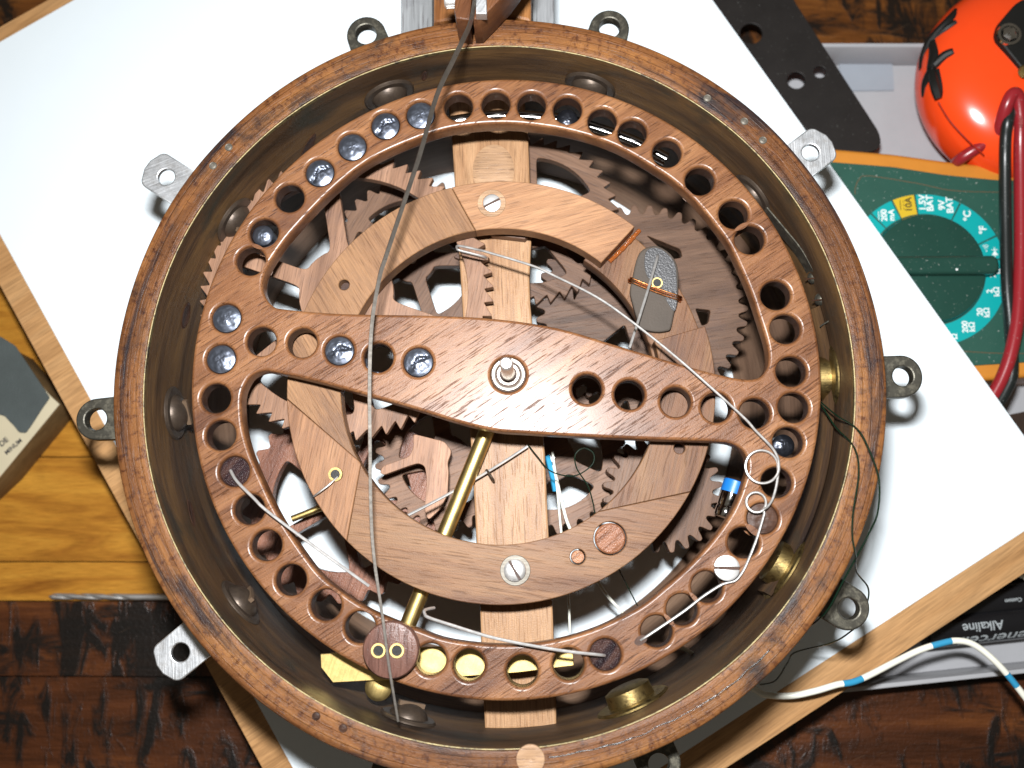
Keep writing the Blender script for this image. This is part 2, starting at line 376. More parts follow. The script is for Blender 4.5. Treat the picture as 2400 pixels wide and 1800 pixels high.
def join(*vfs):
    v, f = [], []
    for a, b in vfs:
        o = len(v); v += list(a); f += [tuple(i+o for i in q) for q in b]
    return v, f
def box(c, s, M4=None, bev=0.0):
    bm = bmesh.new(); bmesh.ops.create_cube(bm, size=1.0)
    for q in bm.verts: q.co = Vector((q.co.x*s[0], q.co.y*s[1], q.co.z*s[2]))
    if bev: bmesh.ops.bevel(bm, geom=bm.edges[:], offset=bev, segments=2, affect='EDGES')
    M4 = M4 or Matrix.Identity(4)
    bm.verts.index_update()
    v = [M4 @ (q.co+Vector(c)) for q in bm.verts]; f = [tuple(x.index for x in g.verts) for g in bm.faces]
    bm.free(); return v, f
def roundp(pts, r, n=5):
    """2-D polygon with rounded corners"""
    out = []; N = len(pts)
    for i in range(N):
        a, b, c = Vector(pts[i-1][:2]), Vector(pts[i][:2]), Vector(pts[(i+1) % N][:2])
        u, w_ = (a-b), (c-b); lu, lw = u.length, w_.length; u.normalize(); w_.normalize()
        q = min(r, lu*0.45, lw*0.45)
        p0, p1 = b+u*q, b+w_*q
        for k in range(n+1):
            t = k/n; out.append(tuple((1-t)**2*p0+2*t*(1-t)*b+t*t*p1))
    return out
def V2(pts, z): return [tuple(at(x, y, z)[:2]) for x, y in pts]
def V3(pts): return [at(*p) for p in pts]
def TR(loc, axis=(0, 0, 1), spin=0.0):
    q = Vector((0, 0, 1)).rotation_difference(Vector(axis).normalized())
    return Matrix.Translation(Vector(loc)) @ q.to_matrix().to_4x4() @ Matrix.Rotation(spin, 4, 'Z')

# ------------------------------------------------------------------ the desk: planks
ZD = -2.6
desk = tag(bpy.data.objects.new('desk', None), kind='structure'); C.objects.link(desk); desk.location = (0, 0, ZD*CM)
def plank(y0, y1, mat, sag=0.0):
    a, b = at(1106, y1, ZD).y, at(1106, y0, ZD).y
    me = mesh('plank', box((0, (a+b)/2, ZD-1.0), (60, b-a-0.03, 2.0), bev=0.03), mat, desk, ang=12)
    return me
M['dark2'] = scarred('dark_plank_worn', (0.038, 0.013, 0.004), (0.112, 0.038, 0.008), (0.203, 0.079, 0.017))
for y0, y1, m_ in ((-500, 150, 'dark2'), (150, 500, 'dark'), (500, 985, 'golden'), (985, 1214, 'golden'), (1214, 1300, 'golden'), (1300, 1465, 'dark'), (1465, 1700, 'dark'), (1700, 2100, 'dark')):
    plank(y0, y1, M[m_])
M['tar'] = plastic('black_finish', (0.012, 0.013, 0.013), 0.22, 0.4, 1.0)
# ------------------------------------------------------------------ board and paper
PA = 0.55364; pu = Vector((cos(PA), sin(PA), 0)); pv = Vector((-sin(PA), cos(PA), 0)); PC = Vector((-1.1407, 3.7445, 0))
def uv(p): d = Vector((p[0], p[1], 0))-PC; return d.dot(pu), d.dot(pv)
ul = sum(uv(at(x, y, 0))[0] for x, y in ((16, 664), (112, 842), (197, 994), (467, 1463), (583, 1659)))/5
vt = sum(uv(at(x, y, 0))[1] for x, y in ((0, 53), (107, 0)))/2
vb = sum(uv(at(x, y, 0))[1] for x, y in ((2212, 1209), (2008, 1393), (1835, 1493), (1765, 1529), (1581, 1659)))/5
def PQ(u, v): return tuple((PC+pu*u+pv*v)[:2])
bd = plate('drawing_board', [PQ(ul, vb), PQ(10.2, vb), PQ(10.2, vt), PQ(ul, vt)], [], -1.2, -0.012, M['board'], None, 0.03, base=(PC.x, PC.y, -1.2))
tag(bd, 'light tan wooden board lying under the white paper', 'board')
pap = plate('paper_sheet', [PQ(-10.795, -13.97), PQ(10.795, -13.97), PQ(10.795, 13.97), PQ(-10.795, 13.97)], [], -0.010, 0.0, M['paper'], None, 0.003, base=(PC.x, PC.y, -0.01), res=1)
tag(pap, 'blank white sheet of paper under the wooden drum rim', 'paper')

# ------------------------------------------------------------------ drum rim
RO, RI, ZR = 8.495, 7.82, 6.0
rim = thing('drum_rim', 'round laminated brown wooden drum rim ringed with metal brackets', 'drum rim', (0, 0, 0))
NR = 288
def ringmesh(prof, wob=0.0, a0=0.0, a1=2*pi, n=NR):
    v, f = [], []; m_ = len(prof); full = abs(a1-a0-2*pi) < 1e-6
    N = n if full else n+1
    for i in range(N):
        a = a0+(a1-a0)*i/n
        for k, (r, z) in enumerate(prof):
            d = wob*mnoise.noise((cos(a)*4+k*0.15, sin(a)*4, r)) if wob else 0
            v.append(((r+d)*cos(a), (r+d)*sin(a), z+(0.6*wob*mnoise.noise((cos(a)*5, sin(a)*5, r*2+9)) if wob else 0)))
    for i in range(N if full else N-1):
        j = (i+1) % N
        for k in range(m_):
            l = (k+1) % m_; f.append((i*m_+k, j*m_+k, j*m_+l, i*m_+l))
    if not full: f.append(tuple(range(m_))); f.append(tuple((N-1)*m_+k for k in range(m_)))
    return v, f
g1, g2, g3 = RO-0.16, RO-0.33, RI+0.16
def groove(r, d=0.03, w_=0.008): return [(r+w_, ZR), (r, ZR-d), (r-w_, ZR)]
prof = [(RI+0.012, 0.0), (RO, 0.0), (RO, ZR-0.05), (RO-0.015, ZR-0.015), (RO-0.04, ZR)]+groove(g1)+groove(g2, 0.02, 0.006)+groove(g3, 0.015, 0.005)+[(RI+0.07, ZR), (RI+0.03, ZR-0.01), (RI+0.012, ZR-0.05)]
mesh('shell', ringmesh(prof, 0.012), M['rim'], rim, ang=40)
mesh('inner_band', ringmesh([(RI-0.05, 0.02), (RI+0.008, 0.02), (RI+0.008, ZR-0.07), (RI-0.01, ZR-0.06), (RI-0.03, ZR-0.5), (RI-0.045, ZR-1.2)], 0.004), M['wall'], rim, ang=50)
mesh('metal_edge', ringmesh([(RI-0.012, ZR-0.12), (RI+0.012, ZR-0.12), (RI+0.014, ZR-0.02), (RI-0.006, ZR-0.026)], 0.010), M['edge'], rim, ang=50)
lb = [Vector((-0.42, 0.36, 0)), 6.82]
v, f = [], []
for i in range(160):
    a = 2*pi*i/160
    top = Vector(((RI-0.055)*cos(a), (RI-0.055)*sin(a), 1.9)); bot = Vector((lb[0].x+lb[1]*cos(a), lb[0].y+lb[1]*sin(a), 0.04))
    for k in range(5): q = top.lerp(bot, k/4); v.append(q)
    v.append(Vector(((RI-0.06)*cos(a), (RI-0.06)*sin(a), 0.04)))
for i in range(160):
    j = (i+1) % 160
    for k in range(6): f.append((i*6+k, j*6+k, j*6+(k+1) % 6, i*6+(k+1) % 6))
mesh('lower_band', (v, f), M['lowwall'], rim, ang=50)
# moulded ledge low on the inner wall, right-hand side
mesh('ledge', ringmesh([(RI-0.22, 3.7), (RI-0.06, 3.6), (RI-0.06, 4.75), (RI-0.10, 4.80), (RI-0.17, 4.62), (RI-0.22, 4.55)], 0.006, radians(-38), radians(14), 70), M['wall'], rim, ang=50)
def lug_outline(kind):
    if kind == 'round': L, hw, hr, hx = 1.12, 0.50, 0.235, 0.66; pts = [(-0.02, -hw), (-0.02, hw)]+[(L-0.47+0.47*cos(a), hw*sin(a)) for a in [pi/2-pi*i/18 for i in range(19)]]
    elif kind == 'eye': L, hw, hr, hx = 1.10, 0.50, 0.26, 0.62; pts = [(-0.02, -hw*1.05), (-0.02, hw*1.05)]+[(L-0.5+0.5*cos(a), hw*sin(a)) for a in [pi/2-pi*i/18 for i in range(19)]]
    else: L, hw, hr, hx = 1.22, 0.50, 0.21, 0.62; pts = [(-0.02, -hw), (-0.02, hw), (L-0.30, hw)]+[(L-0.30+0.22*cos(a), hw-0.22+0.22*sin(a)) for a in [pi/2-pi/3*i/5 for i in range(6)]]+[(L, 0.12), (L, -0.12)]+[(L-0.30+0.22*cos(a), -hw+0.22+0.22*sin(a)) for a in [-pi/6-pi/3*i/5 for i in range(6)]]+[(L-0.30, -hw)]
    return pts, hx, hr
ZL = 4.3
lugs = [(790, 72, 'eye', 'iron'), (1317, 58, 'eye', 'iron'), (1752, 328, 'tab', 'alu'), (1952, 812, 'round', 'iron'), (1835, 1315, 'round', 'iron'), (1424, 1652, 'round', 'iron'),
        (848, 1672, 'round', 'iron'), (388, 1410, 'tab', 'alu'), (205, 905, 'eye', 'iron'), (358, 381, 'tab', 'alu')]
lug_proto = {}; lug_angle = []
for x, y, k, m_ in lugs:
    p = at(x, y, ZL); a = atan2(p.y, p.x); rh = hypot(p.x, p.y); lug_angle.append(a)
    key = (k, m_); pts, hx, hr = lug_outline(k)
    r0 = max(RO+0.0, rh-hx)
    if key not in lug_proto:
        o = plate('bracket', pts, [circ((hx, 0), hr, 32)], 0.02 if k == 'tab' else -0.16, 0.16, M[m_], None, 0.03 if k == 'tab' else 0.04, base=(0, 0, 0)); o.parent = rim; lug_proto[key] = o
    else:
        o = lug_proto[key].copy(); C.objects.link(o)
    o.location = Vector((r0*cos(a), r0*sin(a), ZL-0.19))*CM; o.rotation_euler = (0, 0, a)
    if k == 'tab': o['label'] = 'bright brushed metal bracket tab'
# screw heads on the inside of the rim
def dome(r, h, n=20, slot=None):
    return [(0, h)]+[(r*sin(t), h*cos(t)) for t in [pi/2*i/7 for i in range(1, 8)]]+[(r, -0.05), (0, -0.05)]
for i, a in enumerate(lug_angle):
    ax = Vector((-cos(a), -sin(a), 0.0)); br = i in (3, 4, 5)
    M4 = TR((RI-0.055)*-ax+Vector((0, 0, 4.3 if i not in (0, 1) else 4.7)), ax)
    zoff = 0
    mt = M['brass_dull'] if br else M['bolt']
    if br:
        q = 1.2 if i == 5 else 1.15
        o = mesh('brass_nut', lathe([(0, 0.42), (0.34*q, 0.42), (0.44*q, 0.36), (0.46*q, 0.05), (0.46*q, -0.02), (0, -0.02)], 32, M4), mt, rim, ang=30)
        mesh('washer', lathe([(0.44, 0.09), (0.68*q, 0.08), (0.72*q, 0.04), (0.72*q, 0.0), (0.44, 0.0)], 36, M4, True), mt, o, base=parent_base(rim))
    else:
        o = mesh('bolt_head', lathe(dome(0.46, 0.34), 36, M4), mt, rim)
        mesh('washer', lathe([(0.44, 0.075), (0.60, 0.075), (0.64, 0.035), (0.64, 0.0), (0.44, 0.0)], 36, M4, True), mt, o, base=parent_base(rim))
    if not br:
        mesh('slot', box((0, 0, 0.32), (0.62, 0.10, 0.10), M4 @ Matrix.Rotation(0.5+i, 4, 'Z')), M['slotfill'], o, base=parent_base(rim))
# worn slots, threaded inserts and the plug
def wallslot(x, y, z, w_, h):
    p = at(x, y, z); a = atan2(p.y, p.x); ax = Vector((-cos(a), -sin(a), 0))
    M4 = TR((RI-0.056)*-ax+Vector((0, 0, z)), ax)
    return mesh('slot_hole', lathe([(0, -0.0), (0.8, 0.0), (1.0, 0.012), (1.1, 0.0)], 24, M4 @ Matrix.Diagonal((h, w_, 1, 1))), M['bore'], rim)
wallslot(395, 680, 4.4, 0.30, 0.20); wallslot(412, 1108, 4.3, 0.34, 0.14); wallslot(915, 157, 5.1, 0.20, 0.06); wallslot(660, 315, 4.2, 0.5, 0.14)
for x, y in ((494, 318), (460, 358), (1608, 262), (1648, 303), (1528, 212), (683, 1547), (741, 1573)):
    p = at(x, y, ZR)
    dk = y > 1500
    mesh('threaded_insert', lathe([(0, 0.004), (0.03, 0.004), (0.036, 0.009), (0.05, 0.005), (0.056, 0.011), (0.07, 0.007), (0.08, 0.013), (0.092, 0.0)], 24, Matrix.Translation(p)), M['bore'] if dk else M['iron2'], rim)
p = at(1146, 1640, ZR)
o = mesh('wood_plug', lathe([(0, 0.0), (0.06, 0.012), (0.2, 0.03), (0.29, 0.02), (0.30, -0.02), (0, -0.02)], 36, Matrix.Translation(p)), M['pale'], rim); o['label'] = 'pale round wooden plug set in the rim edge'
# dried black finish in a crack along the lower right of the rim
cr = []
for i in range(60):
    a = radians(-82+i*0.62); r = RI+0.22+0.05*mnoise.noise((i*0.2, 3, 0))+0.13*(i/60)
    cr.append((Vector((r*cos(a), r*sin(a), ZR-0.004))))
mesh('crack', tube(cr, [0.012+0.022*abs(mnoise.noise((i*0.33, 0, 5))) for i in range(60)], 6), M['tar'], rim)

# ------------------------------------------------------------------ neck heel, stick through the rim
hl = thing('neck_heel', 'brown wooden neck heel with weathered grey sides at the top of the rim', 'neck', at(1040, -40, 0))
zt = 4.6
mesh('heel_block', box((0, 0, 0), (1, 1, 1)), M['heel'], hl) if False else None
plate('heel_block', V2([(936, -160), (1147, -160), (1148, 47), (1100, 36), (1000, 40), (936, 50)], zt), [], 0.02, zt, M['heel'], hl, 0.08)
plate('side_panel', V2([(866, -160), (934, -160), (934, 72), (866, 86)], 3.3), [], 0.02, 3.3, M['greywood'], hl, 0.05)
plate('side_panel', V2([(1150, -160), (1197, -160), (1197, 72), (1150, 60)], 3.3), [], 0.02, 3.3, M['greywood'], hl, 0.05)
ZS = 3.85
st = thing('dowel_stick', 'square light wooden stick spanning the rim from top to bottom', 'stick', at(1090, 900, 3.2))
stick_o = [(966, 196), (1130, 192), (1141, 290), (1149, 500), (1144, 600), (1146, 660), (1160, 800), (1177, 975), (1185, 1146), (1194, 1306), (1203, 1572), (1047, 1576), (1036, 1309), (1023, 1060), (1010, 850), (992, 560), (976, 300)]
plate('bar', V2(stick_o, ZS), [], 3.2, ZS, M['stick'], st, 0.05)
mesh('pale_boss', lathe([(0, 0.03), (0.35, 0.025), (0.52, 0.005), (0.55, -0.02)], 40, Matrix.Translation(at(1066, 368, ZS)) @ Matrix.Diagonal((1.0, 1.3, 1, 1))), M['pale'], st)
plate('packing_block', V2([(1054, 486), (1143, 489), (1140, 510), (1134, 516), (1062, 508), (1056, 500)], ZS+0.3), [], ZS+0.004, ZS+0.3, gearwood(0), st, 0.03)

# ------------------------------------------------------------------ mounting ring (segmented)
ZM, HM = 4.85, 0.50
mc = at(1080, 833, ZM); RMo = cm(464, ZM); RMi = cm(347, ZM); mci = at(1080, 826, ZM)
mr = thing('mounting_ring', 'pale segmented walnut ring screwed across the stick', 'ring', (mc.x, mc.y, ZM-HM))
def an(x, y, c): p = at(x, y, ZM); return atan2(p.y-c.y, p.x-c.x)
S = [((970, 383), (1024, 478)), ((1376, 484), (1299, 568)), ((1525, 703), (1418, 734)), ((1490, 1062), (1310, 1128)), ((755, 1162), (778, 1004)), ((617, 862), (774, 996))]
SA = [(an(*o_, mc), an(*i_, mci)) for o_, i_ in S]
def arc(c, r, a0, a1, n=26): return [(c.x+r*cos(a0+(a1-a0)*i/n), c.y+r*sin(a0+(a1-a0)*i/n)) for i in range(n+1)]
def cw(a0, a1):
    while a1 > a0: a1 -= 2*pi
    while a1 < a0-2*pi: a1 += 2*pi
    return a1
holes_r = {4: [(743, 615, 12)], 1: [(1468, 968, 12)], 2: [(1318, 1163, 35), (1248, 1203, 16.5)]}
def ringseg(s0, s1, mi, g=0.006):
    (o0, i0), (o1, i1) = SA[s0], SA[s1]; o1 = cw(o0, o1); i1 = cw(i0, i1)
    pts = arc(mc, RMo, o0-g/RMo, o1+g/RMo, 40)+arc(mci, RMi, i1+g/RMi, i0-g/RMi, 40)
    return plate('segment', pts, [circ(at(x, y, ZM), cm(r, ZM), 28) for x, y, r in holes_r.get(mi, [])], ZM-HM, ZM+random.uniform(-0.006, 0.006), seg[mi], mr, 0.018, res=1)
for a_, b_, mi in ((0, 1, 0), (2, 3, 1), (3, 4, 2), (4, 5, 3), (5, 0, 4)): ringseg(a_, b_, mi)
# lower layer that shows where the ring is cut away
(o0, i0), (o1, i1) = SA[1], SA[2]
o0 += 0.12; i0 += 0.12; o1 = cw(o0, o1)-0.14; i1 = cw(i0, i1)-0.14
low = plate('lower_layer', arc(mc, RMo-0.05, o0, o1)+arc(mci, RMi-0.06, i1, i0), [], ZM-HM-0.55, ZM-HM-0.006, seg[1], mr, 0.03)
low['label'] = 'dark brown lower layer in the gap of the ring'
gp = [at(1382, 497, ZM-HM+0.03), at(1350, 532, ZM-HM+0.03), at(1316, 566, ZM-HM+0.03)]
mesh('glue_bead', tube(crom(gp, 12), [0.05+0.05*abs(mnoise.noise((i*0.4, 1, 1))) for i in range(25)], 8), M['glue'], mr)
def slotted(name, parent, pos, r, h, ang, mat, dom=False, n=36):
    M4 = Matrix.Translation(pos) @ Matrix.Rotation(ang, 4, 'Z'); hw = r*0.13
    v, f = [], []
    # two half heads either side of a real slot
    for s in (-1, 1):
        pts = []
        t0 = math.asin(hw/r)
        for i in range(n//2+1):
            t = t0+(pi-2*t0)*i/(n//2); pts.append((r*cos(t), s*r*sin(t)))
        b = len(v)
        for (x, y) in pts:
            v.append(M4 @ Vector((x, y, -0.1)))
        for (x, y) in pts: v.append(M4 @ Vector((x, y, h*(0.45 if dom else 0.8))))
        for (x, y) in pts:
            q = 0.86 if not dom else 0.7; v.append(M4 @ Vector((x*q, max(hw, abs(y)*q)*s, h*(0.85 if dom else 1.0))))
        m_ = len(pts)
        for k in range(2):
            for i in range(m_-1): f.append((b+k*m_+i, b+k*m_+i+1, b+(k+1)*m_+i+1, b+(k+1)*m_+i))
            f.append((b+k*m_, b+(k+1)*m_, b+(k+1)*m_+m_-1, b+k*m_+m_-1))
        f.append(tuple(b+2*m_+i for i in range(m_)))
    o = mesh(name, (v, f), mat, parent, ang=40)
    mesh('slot', box((0, 0, h*0.1), (2*r*0.98, hw*2, h*0.35), M4), M['bore'], o, base=parent_base(parent))
    return o
slotted('screw', mr, at(1063, 440, ZM+0.03), cm(20, ZM), 0.07, radians(28), M['bright'])
mesh('washer', lathe([(cm(21, ZM), 0.012), (cm(31, ZM), 0.012), (cm(32, ZM), 0.0), (cm(21, ZM), 0)], 40, Matrix.Translation(at(1062, 439, ZM+0.006)), True), M['pale'], mr)
slotted('screw', mr, at(1112, 1232, ZM+0.03), cm(23, ZM), 0.12, radians(-60), M['bright'], True)
mesh('washer', lathe([(cm(23, ZM), 0.015), (cm(31, ZM), 0.015), (cm(32, ZM), 0.0), (cm(23, ZM), 0)], 40, Matrix.Translation(at(1113, 1232, ZM+0.006)), True), M['iron2'], mr)
for x, y, r in ((1318, 1163, 32), (1248, 1203, 14)):
    mesh('inlaid_plug', lathe([(0, 0.022), (cm(r, ZM)*0.9, 0.018), (cm(r, ZM), -0.01), (cm(r, ZM), -0.2)], 40, Matrix.Translation(at(x, y, ZM))), M['plugwood'], mr)
mesh('eyelet', lathe([(cm(10, ZM), 0.05), (cm(15, ZM), 0.05), (cm(16, ZM), -0.02), (cm(10, ZM), -0.02)], 28, Matrix.Translation(at(725, 1025, ZM)), True), M['brass_dull'], mr)
mesh('eyelet_hollow_shade', lathe([(0, 0.02), (cm(10, ZM), 0.02)], 24, Matrix.Translation(at(725, 1025, ZM))), M['rubber'], mr)  # black disc painted in for the shade inside the open eyelet
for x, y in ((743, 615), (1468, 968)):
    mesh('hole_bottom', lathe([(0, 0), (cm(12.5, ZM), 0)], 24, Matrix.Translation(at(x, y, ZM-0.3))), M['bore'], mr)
wire('pin_wire', V3([(729, 1030, ZM+0.03), (712, 1046, ZM+0.12), (690, 1063, ZM+0.13), (678, 1072, ZM+0.05)]), 0.024, M['steel'], None, 'short bent steel wire end in the brass eyelet at lower left', sub=5)

# ------------------------------------------------------------------ gears
def toothed(c, R, n, dep, style, ph=0.0):
    out = []
    for i in range(n):
        a = ph+2*pi*i/n; s = 2*pi/n
        if style == 'saw': q = [(0.0, R-dep), (0.10, R), (0.2, R-0.04*dep), (0.6, R-0.62*dep), (0.92, R-dep)]
        elif style == 'tri': q = [(0.0, R-dep), (0.12, R-0.92*dep), (0.45, R-0.06*dep), (0.55, R), (0.65, R-0.06*dep), (0.95, R-0.92*dep)]
        else: q = [(0.0, R-dep), (0.11, R-dep*0.94), (0.2, R-dep*0.72), (0.29, R-dep*0.3), (0.37, R-dep*0.06), (0.5, R), (0.63, R-dep*0.06), (0.71, R-dep*0.3), (0.8, R-dep*0.72), (0.89, R-dep*0.94)]
        for t, r in q: out.append((c[0]+r*cos(a+t*s), c[1]+r*sin(a+t*s)))
    return out
def spokecut(c, r0, r1, n, wid, ph=0.0, rr=0.15):
    res_ = []
    for i in range(n):
        a0 = ph+2*pi*i/n; a1 = ph+2*pi*(i+1)/n
        d0, d1 = wid/2/r0, wid/2/r1
        if (a1-d0)-(a0+d0) < 0.1: d0 = (a1-a0)/2-0.05
        pts = [(c[0]+r1*cos(a0+d1+(a1-a0-2*d1)*k/10), c[1]+r1*sin(a0+d1+(a1-a0-2*d1)*k/10)) for k in range(11)]
        pts += [(c[0]+r0*cos(a1-d0-(a1-a0-2*d0)*k/4), c[1]+r0*sin(a1-d0-(a1-a0-2*d0)*k/4)) for k in range(5)]
        m_ = len(pts); sm = []
        for k in range(m_):
            if k in (0, 10, 11, m_-1):
                a, b, e = Vector(pts[k-1]), Vector(pts[k]), Vector(pts[(k+1) % m_])
                q0 = b+(a-b).normalized()*min(rr, (a-b).length*0.49); q1 = b+(e-b).normalized()*min(rr, (e-b).length*0.49)
                for t in (0, 0.25, 0.5, 0.75, 1): sm.append(tuple((1-t)**2*q0+2*t*(1-t)*b+t*t*q1))
            else: sm.append(pts[k])
        res_.append(sm)
    return res_
def gear(name, label, x, y, rpx, z1, th, n, dep, style, mat, ph=0.0, cuts=None, group='wooden gears inside the rim', hub=True):
    c = at(x, y, z1); R = cm(rpx, z1)*1.012
    g = thing(name, label, 'gear', (c.x, c.y, z1-th), group)
    hs = cuts(c, R) if cuts else []
    plate('gear_plate', toothed(c, R, n, dep, style, ph), hs, z1-th, z1, mat, g, 0.012, res=1)
    if hub:
        mesh('arbor', lathe([(0, 0.03), (0.10, 0.03), (0.12, 0.01), (0.12, -z1+0.06), (0, -z1+0.06)], 24, Matrix.Translation((c.x, c.y, z1))), M['steel'], g)
    return g
gear('ratchet_gear', 'large brown wooden ratchet gear with spokes, left of the stick', 747.6, 634.2, 322, 4.30, 0.25, 62, 0.21, 'saw', gearwood(80, 1.3), 0.03,
     lambda c, R: spokecut(c, 1.15, R-0.62, 6, 0.42, radians(40), 0.28))
def tri_cuts(c, R):
    z = 2.85
    return [roundp(V2([(1502, 666), (1535, 670), (1530, 698), (1516, 704)], z), 0.06), roundp(V2([(1396, 508), (1470, 538), (1474, 556), (1452, 560)], z), 0.08),
            roundp(V2([(1300, 740), (1350, 700), (1370, 770), (1330, 800)], z), 0.1), roundp(V2([(1230, 560), (1262, 600), (1240, 650)], z), 0.08)]
gear('spur_gear', 'big round-toothed wooden gear with small cutouts, right of the stick', 1386, 662, 229, 2.85, 0.32, 42, 0.24, 'spur', gearwood(8, 0.58), 0.05, tri_cuts)
gear('toothed_wheel', 'wooden wheel with pointed teeth behind the top of the stick', 1150, 474, 191, 3.16, 0.26, 38, 0.20, 'saw', gearwood(-25, 0.75), 0.1,
     lambda c, R: spokecut(c, 0.75, R-0.55, 5, 0.32, radians(20), 0.2))
gear('pinion_gear', 'small thick spur gear showing teeth below the pale ring at lower right', 1432, 1063, 126, 3.0, 0.55, 24, 0.27, 'spur', gearwood(75, 0.75), 0.0)
gear('idler_gear', 'flat wooden gear low behind the stick at lower right', 1190, 988, 161, 2.3, 0.3, 30, 0.24, 'spur', gearwood(25, 0.95), 0.1,
     lambda c, R: spokecut(c, 0.6, R-0.62, 4, 0.35, radians(65), 0.2))
gear('train_gear', 'flat wooden gear low behind the brass tube', 965, 990, 153, 2.25, 0.3, 28, 0.24, 'spur', gearwood(20, 1.05), 0.0,
     lambda c, R: spokecut(c, 0.6, R-0.62, 4, 0.4, radians(10), 0.2))
gear('escape_wheel', 'reddish glossy spoked wooden wheel at the lower left under the pale ring', 738, 1082, 212, 2.0, 0.35, 30, 0.22, 'tri', M['redwood'], 0.0,
     lambda c, R: spokecut(c, 0.5, R-0.78, 5, 0.26, radians(-5), 0.3))
gear('back_gear', 'dark wooden gear low under the upper left of the pale ring', 890, 560, 188, 3.0, 0.3, 34, 0.22, 'tri', gearwood(60, 0.7), 0.0,
     lambda c, R: spokecut(c, 0.6, R-0.6, 5, 0.35, radians(0), 0.2))
# pawl-like lever plate in front of the train gear
zl = 3.1
lv = [(892, 937), (960, 954), (976, 975), (966, 1000), (969, 1017), (967, 1068), (950, 1100), (925, 1124), (916, 1100), (920, 1070), (922, 1037), (918, 1007), (904, 1000), (881, 1007), (829, 1026), (820, 1021), (827, 1007), (885, 986), (894, 963)]
o = plate('lever_plate', roundp(V2(lv, zl), 0.09, 3), [], zl-0.25, zl, gearwood(85, 1.8), None, 0.012, base=at(930, 1020, zl-0.25)); tag(o, 'pale forked wooden lever beside the brass tube', 'lever')
o = mesh('brass_pin', tube([at(631, 1121, 2.5), at(700, 1094, 2.5)], 0.085, 16), M['brass'], None, base=at(660, 1110, 2.5)); tag(o, 'short brass pin over the spoked wheel at lower left', 'pin')

# ------------------------------------------------------------------ grey slab with copper wire
zsl = ZM-HM+0.16
sl = thing('grey_slab', 'grey stone-like slab glued in the gap of the pale ring', 'slab', at(1415, 620, ZM-HM))
so = [(1401, 533), (1422, 531), (1450, 549), (1464, 577), (1466, 612), (1464, 654), (1457, 675), (1450, 708), (1441, 715), (1415, 717), (1385, 708), (1375, 685), (1366, 654), (1361, 629), (1366, 601), (1375, 561), (1385, 542)]
plate('slab_body', [tuple(p[:2]) for p in crom([Vector((*q, 0)) for q in V2(so, zsl)], 3, True)], [], ZM-HM, zsl, M['slab'], sl, 0.04)
so2 = [(1398, 540), (1424, 537), (1446, 553), (1460, 580), (1462, 650), (1456, 672), (1440, 650), (1425, 615), (1400, 600), (1392, 570)]
plate('wet_patch', [tuple(p[:2]) for p in crom([Vector((*q, 0)) for q in V2(so2, zsl)], 4, True)], [], zsl-0.03, zsl+0.012, M['slab2'], sl, 0.008)
mesh('eyelet', lathe([(cm(9, zsl), 0.05), (cm(12, zsl), 0.05), (cm(12.5, zsl), 0), (cm(9, zsl), 0)], 24, Matrix.Translation(at(1419, 612, zsl)), True), M['brass'], sl)
mesh('eyelet_hollow_shade', lathe([(0, 0.03), (cm(9, zsl), 0.03)], 20, Matrix.Translation(at(1419, 612, zsl))), M['rubber'], sl)  # flat black disc stands in for the shaded eyelet opening
cw_ = []
for k in range(3):
    y = 600+k*5
    cw_ += [(1362, y, zsl-0.12), (1366, y+1, zsl+0.02), (1400, y+15, zsl+0.035), (1440, y+30, zsl+0.03), (1464, y+38, zsl+0.01), (1470, y+42, zsl-0.12), (1420, y+25, zsl-0.2)]
wire('copper_wire', V3(cw_[:-1]), 0.02, M['copper'], None, 'thin copper wire wound round the grey slab', sub=5)
wire('needle', V3([(1420, 553, zsl+0.02), (1419, 560, zsl+0.10), (1400, 625, zsl+0.16), (1375, 705, zsl+0.2), (1360, 752, zsl+0.2)]), 0.036, M['steel'], None, 'straight steel needle lying across the grey slab', 'needle', sub=5)

# ------------------------------------------------------------------ brass parts, wires and a capacitor below the balance
tb = mesh('brass_tube', lathe([(0.115, 0), (0.19, 0), (0.19, 5.3), (0.115, 5.3)], 32, TR(at(872, 1372, 4.09), at(1062, 905, 4.09)-at(872, 1372, 4.09)), True), M['brass'], None, base=at(872, 1372, 4.09))
tag(tb, 'yellow brass tube slanting under the pale ring towards the centre', 'tube')
bp = thing('brass_plate', 'flat brass plate with a cut corner below the balance wheel', 'plate', at(900, 1450, 4.6))
plate('plate_strip', V2([(692, 1413), (693, 1442), (719, 1475), (790, 1471), (905, 1467), (1010, 1461), (1120, 1453), (1215, 1441), (1240, 1438), (1236, 1395), (1000, 1395), (830, 1402)], 4.72), [], 4.6, 4.72, M['brass'], bp, 0.015)
mesh('clamp_nut', lathe([(0, 0.12), (0.2, 0.12), (0.3, 0.06), (0.32, -0.1), (0.30, -0.35), (0, -0.35)], 36, Matrix.Translation(at(818, 1484, 4.5))), M['brass'], bp)
wire('thin_rod', V3([(868, 1120, 4.05), (960, 1072, 4.08), (1060, 1015, 4.08), (1140, 964, 4.05)]), 0.035, M['bright'], None, 'thin steel rod passing behind the brass tube', 'rod', sub=4)
wire('staple', V3([(1050, 1018, 3.85), (1052, 1016, 4.05), (1060, 1028, 4.20), (1066, 1038, 4.10), (1065, 1040, 3.82)]), 0.03, M['bolt'], None, 'small dark staple on the stick holding the thin rod', 'staple', sub=6)
